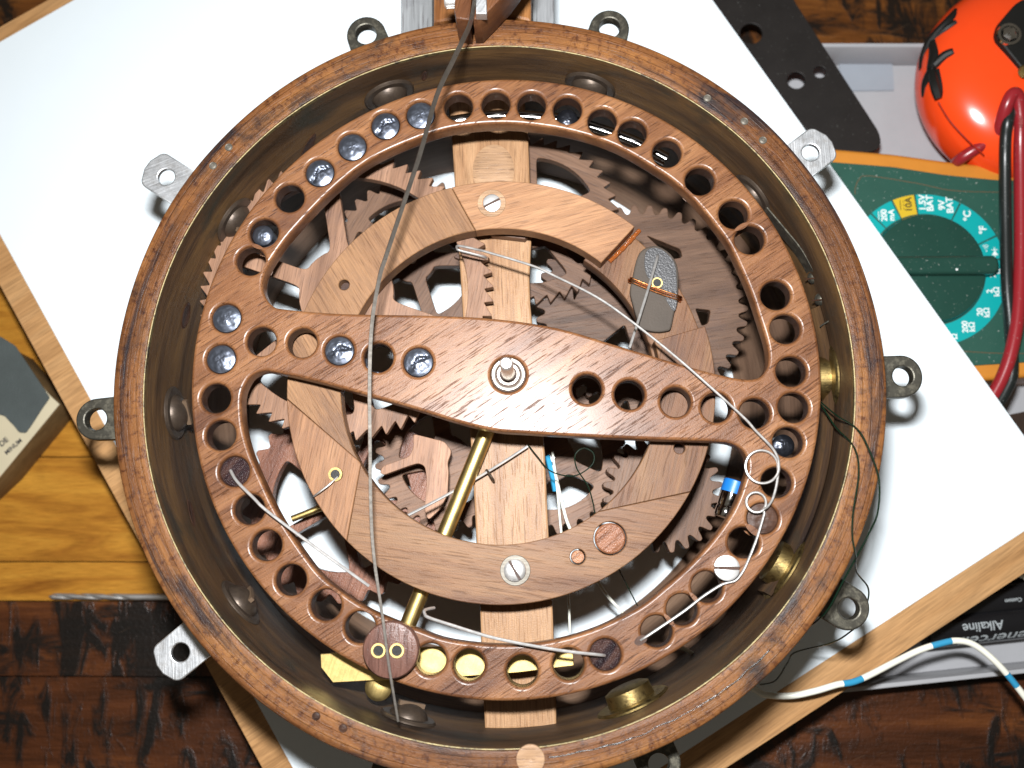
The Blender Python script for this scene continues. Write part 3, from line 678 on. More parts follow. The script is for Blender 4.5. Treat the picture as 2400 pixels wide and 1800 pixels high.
wire('thread', V3([(1140, 960, 4.00), (1160, 985, 4.05), (1190, 1018, 4.00), (1240, 1028, 4.10), (1278, 1005, 4.15), (1282, 980, 4.15), (1262, 968, 4.15), (1243, 982, 4.15), (1246, 1012, 4.10), (1270, 1050, 4.05), (1282, 1090, 4.00), (1288, 1115, 3.95), (1330, 1215, 2.90), (1378, 1310, 2.30)]), 0.016, M['enamel'], None, 'looped dark green enamelled wire beside the stick', sub=8)
wire('white_wire', V3([(1193, 975, 2.90), (1203, 1050, 3.00), (1212, 1146, 3.00), (1225, 1260, 2.60), (1229, 1310, 2.40), (1231, 1366, 2.20)]), 0.03, M['whitewire'], None, 'thin white wire running straight down beside the stick', sub=6)
wire('white_wire', V3([(1196, 1005, 2.80), (1215, 1090, 2.80), (1235, 1150, 2.70), (1300, 1270, 1.90), (1345, 1322, 1.60)]), 0.04, M['whitewire'], None, 'white wire slanting right under the lower edge of the pale ring', sub=6)
wire('blue_wire', V3([(1182, 985, 2.70), (1192, 1020, 2.70), (1200, 1060, 2.60)]), 0.075, M['bluewire'], None, 'short blue wire end right of the stick', sub=5)
wire('white_wire', V3([(1440, 1385, 2.70), (1490, 1408, 2.60), (1534, 1432, 2.50)]), 0.05, M['whitewire'], None, 'white wire end emerging under the balance wheel at lower right', sub=5)
cp = thing('capacitor', 'small metal capacitor with a blue sleeve at the right of the pale ring', 'capacitor', at(1568, 1110, 2.2))
ca, cb = at(1564, 1118, 3.7), at(1590, 1040, 3.7); d_ = (cb-ca); L_ = d_.length
Mq = TR(ca, d_)
mesh('can', lathe([(0, 0), (0.24, 0), (0.26, 0.03), (0.26, L_*0.25), (0.245, L_*0.28), (0.26, L_*0.31), (0.26, L_*0.66), (0, L_*0.66)], 36, Mq), M['chrome'], cp)
mesh('sleeve', lathe([(0.20, L_*0.66), (0.285, L_*0.66), (0.285, L_*0.98), (0.26, L_), (0, L_)], 36, Mq), M['blue'], cp)
rd = wire('steel_rod', V3([(930, 275, 4.45), (990, 262, 4.45), (1071, 252, 4.45), (1150, 254, 4.45), (1230, 263, 4.45), (1300, 283, 4.45), (1370, 308, 4.45), (1440, 345, 4.45)]), 0.16, M['rod'], None, 'polished curved steel rod seen through the upper holes of the balance wheel', 'rod', n=24, sub=8)

# ------------------------------------------------------------------ balance wheel
ZB, HB = 5.50, 0.50
pl, pr_, pt, pb = at(413, 850, ZB), at(1775, 862, ZB), at(1094, 168, ZB), at(1094, 1517, ZB)
bc = Vector(((pl.x+pr_.x)/2, (pt.y+pb.y)/2, ZB)); RB = ((pr_.x-pl.x)/2+(pt.y-pb.y)/2)/2
bw = thing('balance_wheel', 'big oiled walnut balance wheel drilled with round holes and carrying a crossbar', 'wheel', (bc.x, bc.y, ZB-HB))
upc = [(572, 640), (566, 615), (575, 580), (605, 533), (639, 491), (709, 417), (779, 358), (849, 320), (937, 286), (1000, 272), (1071, 266), (1143, 269), (1236, 284), (1330, 315), (1423, 368), (1470, 403), (1513, 446), (1551, 493), (1577, 531), (1605, 590), (1624, 636), (1640, 685), (1656, 737), (1661, 772), (1655, 800), (1632, 818), (1583, 815), (1490, 792), (1338, 747), (1204, 708), (1070, 688), (937, 681), (737, 677), (613, 667), (587, 659)]
loc_ = [(568, 801), (596, 804), (689, 825), (783, 851), (899, 884), (995, 914), (1071, 931), (1137, 936), (1235, 942), (1398, 949), (1534, 953), (1585, 960), (1610, 980), (1616, 1010), (1608, 1040), (1594, 1080), (1573, 1120), (1538, 1168), (1492, 1219), (1433, 1272), (1371, 1318), (1271, 1363), (1171, 1388), (1071, 1393), (971, 1382), (904, 1360), (837, 1335), (786, 1311), (728, 1272), (684, 1233), (631, 1160), (596, 1103), (566, 1040), (540, 979), (526, 930), (521, 890), (521, 858), (527, 835), (542, 812)]
HR = 33
holes = [(990, 230, 'E'), (1071, 225, 'E'), (1148, 228, 'E'), (1226, 237, 'D'), (1301, 262, 'E'), (1366, 287, 'E'), (1441, 330, 'E'), (1512, 390, 'E'), (1585, 462, 'E'), (1620, 517, 'E'), (1676, 637, 'E'), (1697, 710, 'E'), (1710, 802, 'E'), (1715, 880, 'E'),
         (1703, 955, 'D'), (1678, 1042, 'E'), (1648, 1120, 'W'), (1607, 1172, 'E'), (1528, 1268, 'E'), (1474, 1317, 'E'), (1419, 1364, 'E'), (1308, 1415, 'B'), (1228, 1435, 'E'), (1128, 1450, 'E'), (1013, 1437, 'E'), (930, 1425, 'E'), (777, 1355, 'E'), (703, 1307, 'E'),
         (628, 1253, 'E'), (575, 1178, 'E'), (538, 1100, 'E'), (505, 1018, 'B'), (476, 940, 'E'), (465, 860, 'E'), (476, 775, 'L'), (488, 687, 'L'), (541, 563, 'E'), (569, 502, 'S'), (625, 427, 'E'), (690, 372, 'C'), (760, 316, 'L'), (832, 270, 'C'), (908, 247, 'L'),
         (564, 737, 'E'), (652, 740, 'E'), (732, 757, 'C'), (817, 772, 'E'), (903, 782, 'C'), (1268, 840, 'E'), (1360, 852, 'E'), (1460, 868, 'E'), (1548, 880, 'E'), (1631, 893, 'E')]
hr = cm(HR, ZB)
def smoothV(pts, z): return [tuple(p[:2]) for p in crom([Vector((*q, 0)) for q in V2(pts, z)], 5, True)]
plate('wheel_plate', circ(bc, RB, 220), [smoothV(upc, ZB), smoothV(loc_, ZB)]+[circ(at(x, y, ZB), hr, 36) for x, y, k in holes]+[circ(at(1098, 809, ZB), 0.40, 40)], ZB-HB, ZB, M['balance'], bw, 0.07, res=4, ang=50)
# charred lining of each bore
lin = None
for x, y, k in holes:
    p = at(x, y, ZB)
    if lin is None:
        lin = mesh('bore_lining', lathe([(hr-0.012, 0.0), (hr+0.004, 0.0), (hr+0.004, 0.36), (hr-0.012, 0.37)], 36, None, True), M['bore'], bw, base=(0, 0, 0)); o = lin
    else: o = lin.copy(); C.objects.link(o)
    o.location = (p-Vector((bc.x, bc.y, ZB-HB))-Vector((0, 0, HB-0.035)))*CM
def leadplug(r, h, crease, seed):
    v, f = [], []; n, m_ = 40, 14
    for i in range(m_+1):
        q = i/m_
        for k in range(n):
            a = 2*pi*k/n; x, y = r*q*cos(a), r*q*sin(a)
            z = h*sqrt(max(0, 1-0.75*q*q))-0.16*h*0+0.012*mnoise.noise((x*9+seed, y*9, seed))+0.006*mnoise.noise((x*25, y*25+seed, 1))
            if crease:
                d = abs(y-0.25*r*sin(x/r*3.2+seed)*0.6-0.02*mnoise.noise((x*12, seed, 0)))
                if abs(x) < r*0.86: z -= 0.055*max(0, 1-d/(0.06*(1+0.5*sin(x*20))))
            v.append((x, y, z))
    for i in range(m_):
        for k in range(n): f.append((i*n+k, i*n+(k+1) % n, (i+1)*n+(k+1) % n, (i+1)*n+k))
    b = len(v)
    for k in range(n): v.append((r*cos(2*pi*k/n), r*sin(2*pi*k/n), -0.3))
    for k in range(n): f.append((m_*n+k, m_*n+(k+1) % n, b+(k+1) % n, b+k))
    return merge0((v, f))
protos = {}
for i, (x, y, k) in enumerate(holes):
    p = at(x, y, ZB)-Vector((bc.x, bc.y, ZB-HB)); rel = Vector((p.x, p.y, 0))
    if k in 'LC':
        key = (k, i % 2)
        if key not in protos: protos[key] = mesh('lead_plug', leadplug(hr-0.022, 0.10, k == 'C', i), M['lead'], bw, base=(0, 0, 0)); o = protos[key]
        else: o = protos[key].copy(); C.objects.link(o)
        o.location = (rel+Vector((0, 0, HB-0.11)))*CM; o.rotation_euler = (0, 0, random.uniform(0.2, 1.2) if k == 'C' else random.uniform(0, 6))
    elif k in 'SD':
        o = mesh('lead_plug', leadplug((hr-0.10) if k == 'S' else hr-0.09, 0.16, False, i), M['lead' if k == 'S' else 'darklead'], bw, base=(0, 0, 0))
        o.location = (rel+Vector((-0.05 if k == 'S' else 0, -0.03, HB-0.22 if k == 'S' else -0.05)))*CM
    elif k == 'B':
        o = mesh('glued_plug', leadplug(hr-0.02, 0.10, False, i), M['burnt'], bw, base=(0, 0, 0)); o.location = (rel+Vector((0, 0, HB-0.15)))*CM
    elif k == 'W':
        o = mesh('wood_plug', leadplug(hr-0.02, 0.05, False, i), M['bore'], bw, base=(0, 0, 0)); o.location = (rel+Vector((0, 0, HB-0.10)))*CM
# ragged lead left in the third crossbar hole
p = at(812, 790, ZB)
mesh('lead_scrap', tube(crom([p+Vector((-0.24, 0.18, -0.16)), p+Vector((-0.20, -0.02, -0.1)), p+Vector((-0.08, -0.14, -0.12)), p+Vector((0.12, -0.16, -0.12))], 6), [0.03+0.05*abs(mnoise.noise((i*0.7, 2, 2))) for i in range(19)], 7), M['lead'], bw)
# staff and bushing
bs = at(1098, 809, ZB)
mesh('bushing', lathe([(0.29, 0.02), (0.305, 0.03), (0.36, 0.03), (0.38, 0.01), (0.38, -0.05), (0.29, -0.05)], 48, Matrix.Translation(bs), True), M['bush'], bw)
mesh('bushing_sleeve', lathe([(0.20, 0.04), (0.245, 0.04), (0.255, 0.02), (0.255, -0.05), (0.20, -0.05)], 48, Matrix.Translation(bs), True), M['bush'], bw)
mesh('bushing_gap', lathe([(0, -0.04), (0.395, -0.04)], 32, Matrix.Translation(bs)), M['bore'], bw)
mesh('staff', lathe([(0, 1.40), (0.10, 1.40), (0.135, 1.37), (0.15, 1.32), (0.15, -0.1), (0, -0.1)], 36, Matrix.Translation(bs)), M['bright'], bw)
slotted('screw', bw, at(1570, 1227, ZB+0.16), cm(26, ZB), 0.06, radians(-2), M['bright'])
mesh('screw_neck', lathe([(0.12, 0.1), (0.12, -0.02)], 24, Matrix.Translation(at(1570, 1227, ZB+0.04))), M['steel'], bw)
# slot beside the last wire hole
for x, y, r in ((1384, 1383, 9),):
    mesh('anchor_hole', lathe([(0, 0.004), (cm(r, ZB), 0.006)], 20, Matrix.Translation(at(x, y, ZB)) @ Matrix.Rotation(0.5, 4, 'Z') @ Matrix.Diagonal((1.6, 1, 1, 1))), M['bore'], bw)
zw = ZB+0.07
def coil(cx, cy, rpx, z, a0, turns, n=30, dz=0.08):
    c = at(cx, cy, z); r = cm(rpx, z)
    return [c+Vector((r*cos(a0+2*pi*turns*i/n), r*sin(a0+2*pi*turns*i/n), dz*i/n)) for i in range(n+1)]
spa = V3([(1052, 560, 4.70), (1046, 555, 4.87), (1020, 548, 4.95), (993, 541, 4.97), (987, 536, 5.00), (992, 531, 5.05), (1030, 539, 5.10), (1054, 545, 5.15), (1147, 573, 5.25), (1198, 596, 5.30), (1291, 643, 5.45), (1373, 701, 5.55), (1466, 776, 5.65), (1548, 848, 5.65), (1610, 905, 5.65), (1632, 930, 5.65), (1667, 966, 5.65), (1681, 990, 5.65)])
path = crom(spa, 6)+coil(1647, 1008, 35, 5.62, 0.2, -1.0, 34, -0.07)[1:]+crom(V3([(1681, 1020, 5.56), (1677, 1050, 5.56), (1668, 1080, 5.58), (1655, 1098, 5.60)]), 5)[:-1]+coil(1634, 1085, 21, 5.63, -0.75, -1.0, 24, -0.06)+crom(V3([(1652, 1106, 5.57), (1642, 1140, 5.55), (1632, 1171, 5.55), (1613, 1218, 5.55), (1601, 1240, 5.55), (1588, 1254, 5.55), (1570, 1259, 5.55), (1553, 1266, 5.55), (1515, 1291, 5.55), (1475, 1322, 5.55), (1404, 1370, 5.54), (1384, 1383, 5.49)]), 6)[1:]
tag(mesh('torsion_spring', tube(path, 0.031, 10), M['steel'], None, base=path[0]), 'long bent steel wire spring with two loops across the right of the balance wheel', 'spring')
wire('steel_needle', V3([(498, 1016, ZB-0.02), (512, 1040, ZB+0.12), (549, 1077, ZB+0.2), (576, 1103, ZB+0.2), (670, 1174, ZB+0.16), (740, 1225, ZB+0.1), (797, 1266, ZB-0.05)]), 0.035, M['bright'], None, 'steel needle stuck in a burnt plug at the left of the balance wheel', 'needle', sub=5)
wire('steel_needle', V3([(1306, 1416, ZB), (1290, 1414, ZB+0.12), (1204, 1404, ZB+0.22), (1071, 1379, ZB+0.2), (971, 1349, ZB+0.16), (926, 1334, ZB+0.1), (918, 1327, ZB+0.04), (918, 1318, ZB-0.05), (938, 1313, ZB-0.3)]), 0.035, M['bright'], None, 'hooked steel needle stuck in a burnt plug at the bottom of the balance wheel', 'needle', sub=5)
# round button with two brass tubes
bt = thing('button_disc', 'round brown wooden button with two brass tubes on the balance wheel', 'button', at(843, 1405, ZB))
zb2 = ZB+0.32; c = at(843, 1405, zb2); rb = cm(59, zb2)
mesh('disc', lathe([(0, 0.0), (rb*0.8, 0.0), (rb*0.95, -0.02), (rb, -0.07), (rb, -0.30), (0, -0.30)], 64, Matrix.Translation(c)), M['disc'], bt)
for x in (818, 858):
    t_ = mesh('tube', lathe([(cm(11, zb2), 0.06), (cm(15, zb2), 0.06), (cm(15.5, zb2), 0.04), (cm(15.5, zb2), -0.02), (cm(11, zb2), -0.02)], 32, Matrix.Translation(at(x, 1405, zb2)), True), M['brass'], bt)
    mesh('tube_hollow_shade', lathe([(0, 0.012), (cm(11.2, zb2), 0.012)], 24, Matrix.Translation(at(x, 1405, zb2))), M['rubber'], t_, base=parent_base(bt))  # black disc gives the tube mouth the shade of a deep hollow

# ------------------------------------------------------------------ steel strip hanging in its clamp
def ribbon(pts, wid, th, tilt):
    v, f = [], []; N = len(pts)
    for i, p in enumerate(pts):
        t = (pts[min(i+1, N-1)]-pts[max(i-1, 0)]).normalized()
        side = t.cross(Vector((0, 0, 1))).normalized(); q = i/(N-1)
        w_ = wid[0]+(wid[1]-wid[0])*q; ta = tilt[0]+(tilt[1]-tilt[0])*min(1, q*1.6)
        nrm = side.cross(t)
        s2 = side*cos(ta)+nrm*sin(ta); n2 = t.cross(s2)
        for a, b in ((-1, -1), (1, -1), (1, 1), (-1, 1)): v.append(p+s2*(a*w_/2)+n2*(b*th/2))
    for i in range(N-1):
        for k in range(4): f.append((i*4+k, i*4+(k+1) % 4, i*4+4+(k+1) % 4, i*4+4+k))
    f.append((3, 2, 1, 0)); f.append(tuple((N-1)*4+k for k in range(4)))
    return v, f
sp = crom(V3([(1030, -40, 7.2), (1024, 10, 7.2), (1016, 50, 7.2), (1004, 78, 7.18), (979, 130, 7.1), (943, 208, 7.0), (908, 330, 6.92), (870, 445, 6.72), (834, 553, 6.57), (819, 603, 6.52), (803, 700, 6.42), (798, 820, 6.32), (799, 960, 6.27), (801, 1106, 6.22), (808, 1206, 6.18), (827, 1339, 6.14), (840, 1439, 6.12), (860, 1559, 6.07)]), 6)
o = mesh('steel_strip', ribbon(sp, (0.13, 0.045), 0.03, (radians(72), radians(24))), M['strip'], None, base=sp[0], ang=20); tag(o, 'long thin steel strip hanging down across the balance wheel', 'strip')
cl = thing('strip_clamp', 'dark V-shaped wooden clamp with bolts at the top of the rim', 'clamp', at(1020, 60, ZR))
zc = 7.1
plate('jaw', V2([(985, -90), (981, 22), (985, 40), (1014, 44), (1018, 12), (1023, -90)], zc), [], ZR+0.02, zc, M['clampwood'], cl, 0.05)
plate('jaw', V2([(1020, 32), (1027, 0), (1032, -90), (1150, -90), (1100, -22), (1062, 18), (1038, 42), (1022, 42)], zc), [], ZR+0.02, zc, M['clampwood'], cl, 0.05)
a = at(960, 2, 6.8)
nb = [(0, 0.0), (0.15, 0.0), (0.17, 0.03), (0.17, 0.27), (0.15, 0.30), (0, 0.30)]
kn = lathe(nb, 60, TR(a, (1, 0.05, 0))); kv = []
for i, q in enumerate(kn[0]):
    kv.append(q)
mesh('knurled_head', (kv, kn[1]), M['bright'], cl)
for k in range(28):
    t = 2*pi*k/28
    M4 = TR(a, (1, 0.05, 0))
    if k < 14: mesh('knurl', box((0.172*cos(t*2), 0.172*sin(t*2), 0.15), (0.018, 0.018, 0.22), M4), M['bright'], cl)
plate('nut', V2([(1028, -30), (1051, -30), (1051, 30), (1028, 30)], 7.32), [], 7.05, 7.32, M['alu'], cl, 0.03)

# ------------------------------------------------------------------ leaf spring on the inner wall, right
lsp = thing('leaf_spring', 'thin steel leaf spring screwed to the inner wall on the right', 'spring', at(1760, 600, 4.4))
lp = crom(V3([(1652, 455, 4.7), (1690, 500, 4.7), (1728, 548, 4.75), (1762, 610, 4.8), (1785, 660, 4.8), (1796, 678, 4.8), (1792, 688, 4.75), (1778, 700, 4.6)]), 6)
mesh('leaf', ribbon(lp, (0.03, 0.03), 0.45, (0, 0)), M['iron'], lsp, ang=25)
for x, y in ((1757, 600), (1772, 647)):
    p = at(x, y, 4.75); a = atan2(p.y, p.x)
    M4 = TR(p, (-cos(a), -sin(a), 0.5))
    s_ = mesh('screw', lathe(dome(0.15, 0.12), 28, M4), M['iron'], lsp)
    mesh('slot', box((0, 0, 0.115), (0.28, 0.03, 0.04), M4), M['bore'], s_, base=parent_base(lsp))

# ------------------------------------------------------------------ loose wires on the right
wire('enamel_wire', V3([(1770, 868, 4.7), (1790, 900, 5.0), (1808, 926, 5.3), (1845, 966, 6.1), (1855, 1020, 6.3), (1843, 1106, 6.3), (1841, 1156, 6.25), (1848, 1199, 6.1), (1851, 1236, 5.0), (1875, 1269, 4.2), (1873, 1303, 3.95), (1853, 1346, 3.85), (1835, 1366, 3.6), (1795, 1389, 2.6), (1718, 1409, 1.0), (1702, 1430, 0.6), (1675, 1470, 0.3), (1641, 1479, 0.3)]), 0.019, M['enamel'], None, 'dark green enamelled wire trailing over the lower right bracket', sub=8)
wire('enamel_wire', V3([(1770, 866, 4.7), (1808, 898, 5.4), (1851, 926, 6.1), (1875, 966, 6.25), (1898, 1033, 6.25), (1896, 1106, 6.1), (1875, 1156, 5.9), (1849, 1205, 5.8), (1821, 1256, 5.7), (1791, 1313, 5.5), (1765, 1341, 5.2), (1735, 1362, 4.9)]), 0.019, M['enamel'], None, 'dark green enamelled wire hugging the right outer edge of the rim', sub=8)
def banded(pts, r, spans, name, label, zf):
    pth = crom(V3(pts), 10)
    th_ = thing(name, label, 'wire', pth[0])
    # walk along the wire, change colour where the photograph shows a band
    cuts = [0]; idx = []
    for x0, x1 in spans:
        i0 = min(range(len(pth)), key=lambda i: abs(pth[i].x-at(x0, 1450, zf).x)); i1 = min(range(len(pth)), key=lambda i: abs(pth[i].x-at(x1, 1450, zf).x))
        idx.append((i0, i1))
    pos = 0
    for i0, i1 in idx:
        mesh('white_length', tube(pth[pos:i0+1], r, 14), M['whitewire'], th_)
        mesh('blue_band', tube(pth[i0:i1+1], r*1.002, 14), M['bluewire'], th_); pos = i1
    mesh('white_length', tube(pth[pos:], r, 14), M['whitewire'], th_)
banded([(1600, 1470, 0.25), (1631, 1489, 0.3), (1655, 1501, 0.4), (1708, 1503, 0.6), (1760, 1493, 0.7), (1808, 1479, 0.7), (1855, 1469, 0.6), (1941, 1426, 0.3), (1985, 1405, 0.2), (2025, 1392, 0.2), (2068, 1384, 0.2), (2108, 1395, 0.2), (2158, 1437, 0.2), (2212, 1503, 0.1), (2260, 1570, 0.0)], 0.085, ((1813, 1855), (2025, 2068), (2180, 2206)), 'striped_wire', 'white wire with blue bands crossing the lower right of the board', 0.4)
wire('white_wire', V3([(2190, 1237, -1.2), (2206, 1244, -1.2), (2240, 1262, -1.2)]), 0.06, M['whitewire'], None, 'short white wire end at the right edge above the batteries', sub=5)

# ------------------------------------------------------------------ plastic tray and what lies in it
ty = thing('plastic_tray', 'translucent grey plastic tray under the multimeter and batteries', 'tray', at(2000, 800, ZD))
zt_ = -1.3; zf_ = ZD+0.12
outl = V2([(1650, 93), (2420, 93), (2420, 1436), (2212, 1455), (1835, 1495), (1650, 1514)], zt_)
inn = [(x+(0.14 if i in (0, 5) else -0.14 if i in (1, 2) else 0), y+(-0.13 if i < 2 else 0.13)) for i, (x, y) in enumerate(outl)]
plate('wall', outl, [inn], ZD+0.005, zt_, M['tray'], ty, 0.03)
plate('floor', inn, [], ZD+0.006, zf_, M['tray'], ty, 0.01)
mesh('floor_panel', box((*at(1870, 160, zf_)[:2], zf_+0.04), (1.7, 1.2, 0.07), bev=0.02), plastic('blue_grey_plastic', (0.29, 0.32, 0.36), 0.35, 0.06, 0.02), ty)
# black strap plate
bpz = -1.18
stp = [(1480, -60), (1690, -60), (1715, 0), (1898, 283), (1904, 305), (1898, 322), (1880, 328), (1790, 324), (1690, 230)]
o = plate('strap_plate', roundp(V2(stp, bpz), 0.2, 5), [circ(at(1623, 72, bpz), cm(25, bpz), 28), circ(at(1720, 173, bpz), cm(20, bpz), 28), circ(at(1771, 155, bpz), cm(14, bpz), 24)], bpz-0.11, bpz, M['blackpl'], None, 0.02, base=at(1750, 150, bpz-0.11))
tag(o, 'black metal strap plate with three round holes at the upper right', 'plate')

# multimeter
ZF = -0.62
mm = thing('multimeter', 'green multimeter in an orange holster with a round selector dial', 'multimeter', at(2000, 580, zf_))
ho = [(1740, 316), (1803, 320), (1930, 331), (2060, 349), (2185, 360), (2330, 364), (2330, 806), (2212, 815), (2124, 822), (1740, 838)]
plate('holster', roundp(V2(ho, ZF-0.05), 0.3, 5), [], zf_+0.004, ZF-0.05, M['holster'], mm, 0.14, res=4, ang=60)
gf = [(1752, 346), (1808, 350), (1930, 360), (2041, 377), (2151, 388), (2310, 392), (2310, 781), (2212, 783), (2101, 790), (1752, 804)]
plate('face', roundp(V2(gf, ZF), 0.12, 4), [], ZF-0.2, ZF, M['green'], mm, 0.03)
for pts in ([(1847, 420), (1848, 405), (1855, 389), (1876, 380), (1980, 396), (2053, 411), (2143, 415), (2260, 415)], [(2050, 757), (2084, 759), (2155, 763), (2260, 764)]):
    mesh('panel_line', tube(crom(V3([(x, y, ZF) for x, y in pts]), 6), 0.013, 6), M['tan_line'], mm)
dc = at(2003, 582, ZF); Rd, rd_ = cm(171, ZF), cm(126, ZF)
sep = [(1884, 464), (1926, 432), (1975, 418), (2076, 435), (2153, 509), (2159, 560)]
sa = [atan2(at(x, y, ZF).y-dc.y, at(x, y, ZF).x-dc.x) for x, y in sep]
for i in range(7):
    a0 = sa[i-1] if i else sa[0]+0.9
    a1 = sa[i] if i < 6 else sa[5]-2.9
    a1 = cw(a0, a1); gpp = 0.012
    a0 -= gpp; a1 += gpp
    plate('dial_sector', arc(dc, Rd, a0, a1, 30)+arc(dc, rd_, a1, a0, 30), [], ZF-0.01, ZF+0.008, M['yellow' if i == 2 else 'teal'], mm, 0.002, res=0)
kz = ZF+0.2
mesh('selector_skirt', lathe([(0, 0.05), (cm(112, ZF), 0.03), (cm(119, ZF), 0.0), (cm(123, ZF), -0.15), (0, -0.15)], 72, Matrix.Translation((dc.x, dc.y, kz))), M['knob'], mm)
kb = [(cm(-150, ZF), -0.27), (cm(128, ZF), -0.27), (cm(137, ZF), -0.18), (cm(140, ZF), 0), (cm(137, ZF), 0.18), (cm(128, ZF), 0.27), (cm(-150, ZF), 0.27)]
plate('selector_bar', roundp([(dc.x+x, dc.y+y) for x, y in kb], 0.08, 3), [], kz-0.05, kz+0.33, M['knob'], mm, 0.12, res=4, ang=60)
p = at(2067, 582, kz+0.33)
mesh('pointer_dot', lathe([(0, 0.012), (0.03, 0.008), (0.035, 0)], 16, Matrix.Translation(p)), M['whiteink'], mm)
def text(s, pos, size, rz, mat, parent, name='lettering', shear=0.0, sx=1.0):
    cu = bpy.data.curves.new('tmp', 'FONT'); cu.body = s; cu.size = size; cu.align_x = 'CENTER'; cu.align_y = 'CENTER'; cu.extrude = 0.002; cu.shear = shear; cu.offset = 0.006*size/0.25
    ob = bpy.data.objects.new('tmp', cu); C.objects.link(ob)
    dg = bpy.context.evaluated_depsgraph_get(); dg.update()
    me = bpy.data.meshes.new_from_object(ob.evaluated_get(dg))
    bpy.data.objects.remove(ob); bpy.data.curves.remove(cu)
    R_ = Matrix.Rotation(rz, 3, 'Z'); b = parent_base(parent)
    for v in me.vertices:
        q = R_ @ Vector((v.co.x*sx, v.co.y, v.co.z)); v.co = (q+Vector(pos)-b)*CM
    me.materials.clear()
    return finish(name, me, mat, parent)
tz = ZF+0.011
for s, x, y, sz in (('1.5V', 1993, 438, .27), ('BAT', 2009, 439, .27), ('9V', 2035, 443, .27), ('BAT', 2052, 443, .27), ('200', 1910, 465, .24), ('mA', 1926, 465, .24), ('°C', 2090, 466, .29), ('°F', 2124, 497, .29), ('200', 2144, 587, .23), ('Ω', 2156, 586, .23), ('2', 2138, 629, .23), ('kΩ', 2153, 630, .23), ('20', 2117, 674, .23), ('kΩ', 2132, 675, .23), ('200', 2085, 706, .23), ('kΩ', 2100, 706, .23), ('Ω', 2062, 727, .23)):
    text(s, at(x, y, tz), sz, radians(90), M['whiteink'], mm)
text('10A', at(1963, 442, tz), .27, radians(90), M['darkink'], mm)
def bar(x, y, lx, ly, mat): mesh('symbol', box((*at(x, y, tz)[:2], tz), (lx, ly, 0.004)), mat, mm)
bar(1945, 443, 0.02, 0.30, M['darkink'])
for k in (-0.11, 0, 0.11):
    q = at(1952, 443, tz); mesh('symbol', box((q.x, q.y+k, tz), (0.018, 0.06, 0.004)), M['darkink'], mm)
bar(1898, 466, 0.018, 0.26, M['whiteink'])
for k in (-0.1, 0, 0.1):
    q = at(1903, 466, tz); mesh('symbol', box((q.x, q.y+k, tz), (0.016, 0.055, 0.004)), M['whiteink'], mm)
q = at(2149, 546, tz)
mesh('symbol', ([(q.x-0.09, q.y-0.07, tz), (q.x+0.09, q.y-0.07, tz), (q.x, q.y+0.07, tz), (q.x-0.09, q.y-0.07, tz+.003), (q.x+0.09, q.y-0.07, tz+.003), (q.x, q.y+0.07, tz+.003)], [(0, 1, 2), (3, 4, 5), (0, 1, 4, 3), (1, 2, 5, 4), (2, 0, 3, 5)]), M['whiteink'], mm)
mesh('symbol', box((q.x, q.y+0.09, tz), (0.17, 0.02, 0.004)), M['whiteink'], mm); mesh('symbol', box((q.x, q.y, tz), (0.018, 0.34, 0.003)), M['whiteink'], mm)
q = at(2131, 541, tz)
for r in (0.06, 0.11, 0.16): mesh('symbol', tube([q+Vector((r*cos(t)*0.9-0.02, r*sin(t), 0)) for t in [radians(55+i*10) for i in range(8)]], 0.010, 5), M['whiteink'], mm)
mesh('symbol', lathe([(0, 0.003), (0.02, 0.003)], 12, Matrix.Translation(q+Vector((0, -0.02, 0)))), M['whiteink'], mm)

# orange hand tool
ot = thing('hand_tool', 'glossy orange-red rounded plastic tool with black rubber grip marks', 'tool', at(2213, 180, zf_))
oc = at(2213, 180, -0.9); orx, ory, orz = cm(236, -0.9), cm(236, -0.9), 1.55
def sup(a, b):
    e = 0.8
    f_ = lambda t: math.copysign(abs(t)**e, t)
    return Vector((oc.x+orx*f_(cos(b))*cos(a), oc.y+ory*f_(cos(b))*sin(a), oc.z+orz*f_(sin(b))))
v, f = [], []; n1_, n2_ = 72, 36
for i in range(n2_+1):
    b = -pi/2+pi*i/n2_
    for k in range(n1_): v.append(sup(2*pi*k/n1_, b))
for i in range(n2_):
    for k in range(n1_): f.append((i*n1_+k, i*n1_+(k+1) % n1_, (i+1)*n1_+(k+1) % n1_, (i+1)*n1_+k))
mesh('shell', merge0((v, f)), M['orange'], ot, ang=60)
def surf_z(x, y):
    rr = min(0.999, hypot((x-oc.x)/orx, (y-oc.y)/ory)); e = 0.8
    b = math.acos(rr**(1/e)); return oc.z+orz*sin(b)**e
def on_tool(px, py):
    z = 0.0
    for _ in range(6):
        p = at(px, py, z); z = surf_z(p.x, p.y)
    p = at(px, py, z); rr = hypot((p.x-oc.x)/orx, (p.y-oc.y)/ory)
    if rr > 0.99: p.x = oc.x+(p.x-oc.x)*0.99/rr; p.y = oc.y+(p.y-oc.y)*0.99/rr
    return p
for st_, r0 in (([(2084, -10), (2050, 40), (2010, 85), (1990, 120), (1981, 150)], 0.20), ([(2064, 46), (2040, 62), (2012, 86)], 0.13), ([(2057, 110), (2035, 122), (2006, 148)], 0.16), ([(2012, 90), (2014, 120), (2003, 150)], 0.18), ([(2005, 150), (1990, 180), (1980, 212)], 0.14), ([(2008, 150), (2012, 185), (2017, 216)], 0.14), ([(2022, 150), (2027, 185), (2026, 212)], 0.11)):
    pth = crom([on_tool(*q) for q in st_], 6)
    pth = [q.lerp(Vector((oc.x, oc.y, oc.z)), 0.45*r0/max(0.3, (q-oc).length)) for q in pth]
    mesh('rubber_grip', tube(pth, [r0*(0.75+0.25*sin(pi*i/(len(pth)-1))) for i in range(len(pth))], 10), M['rubber'], ot)
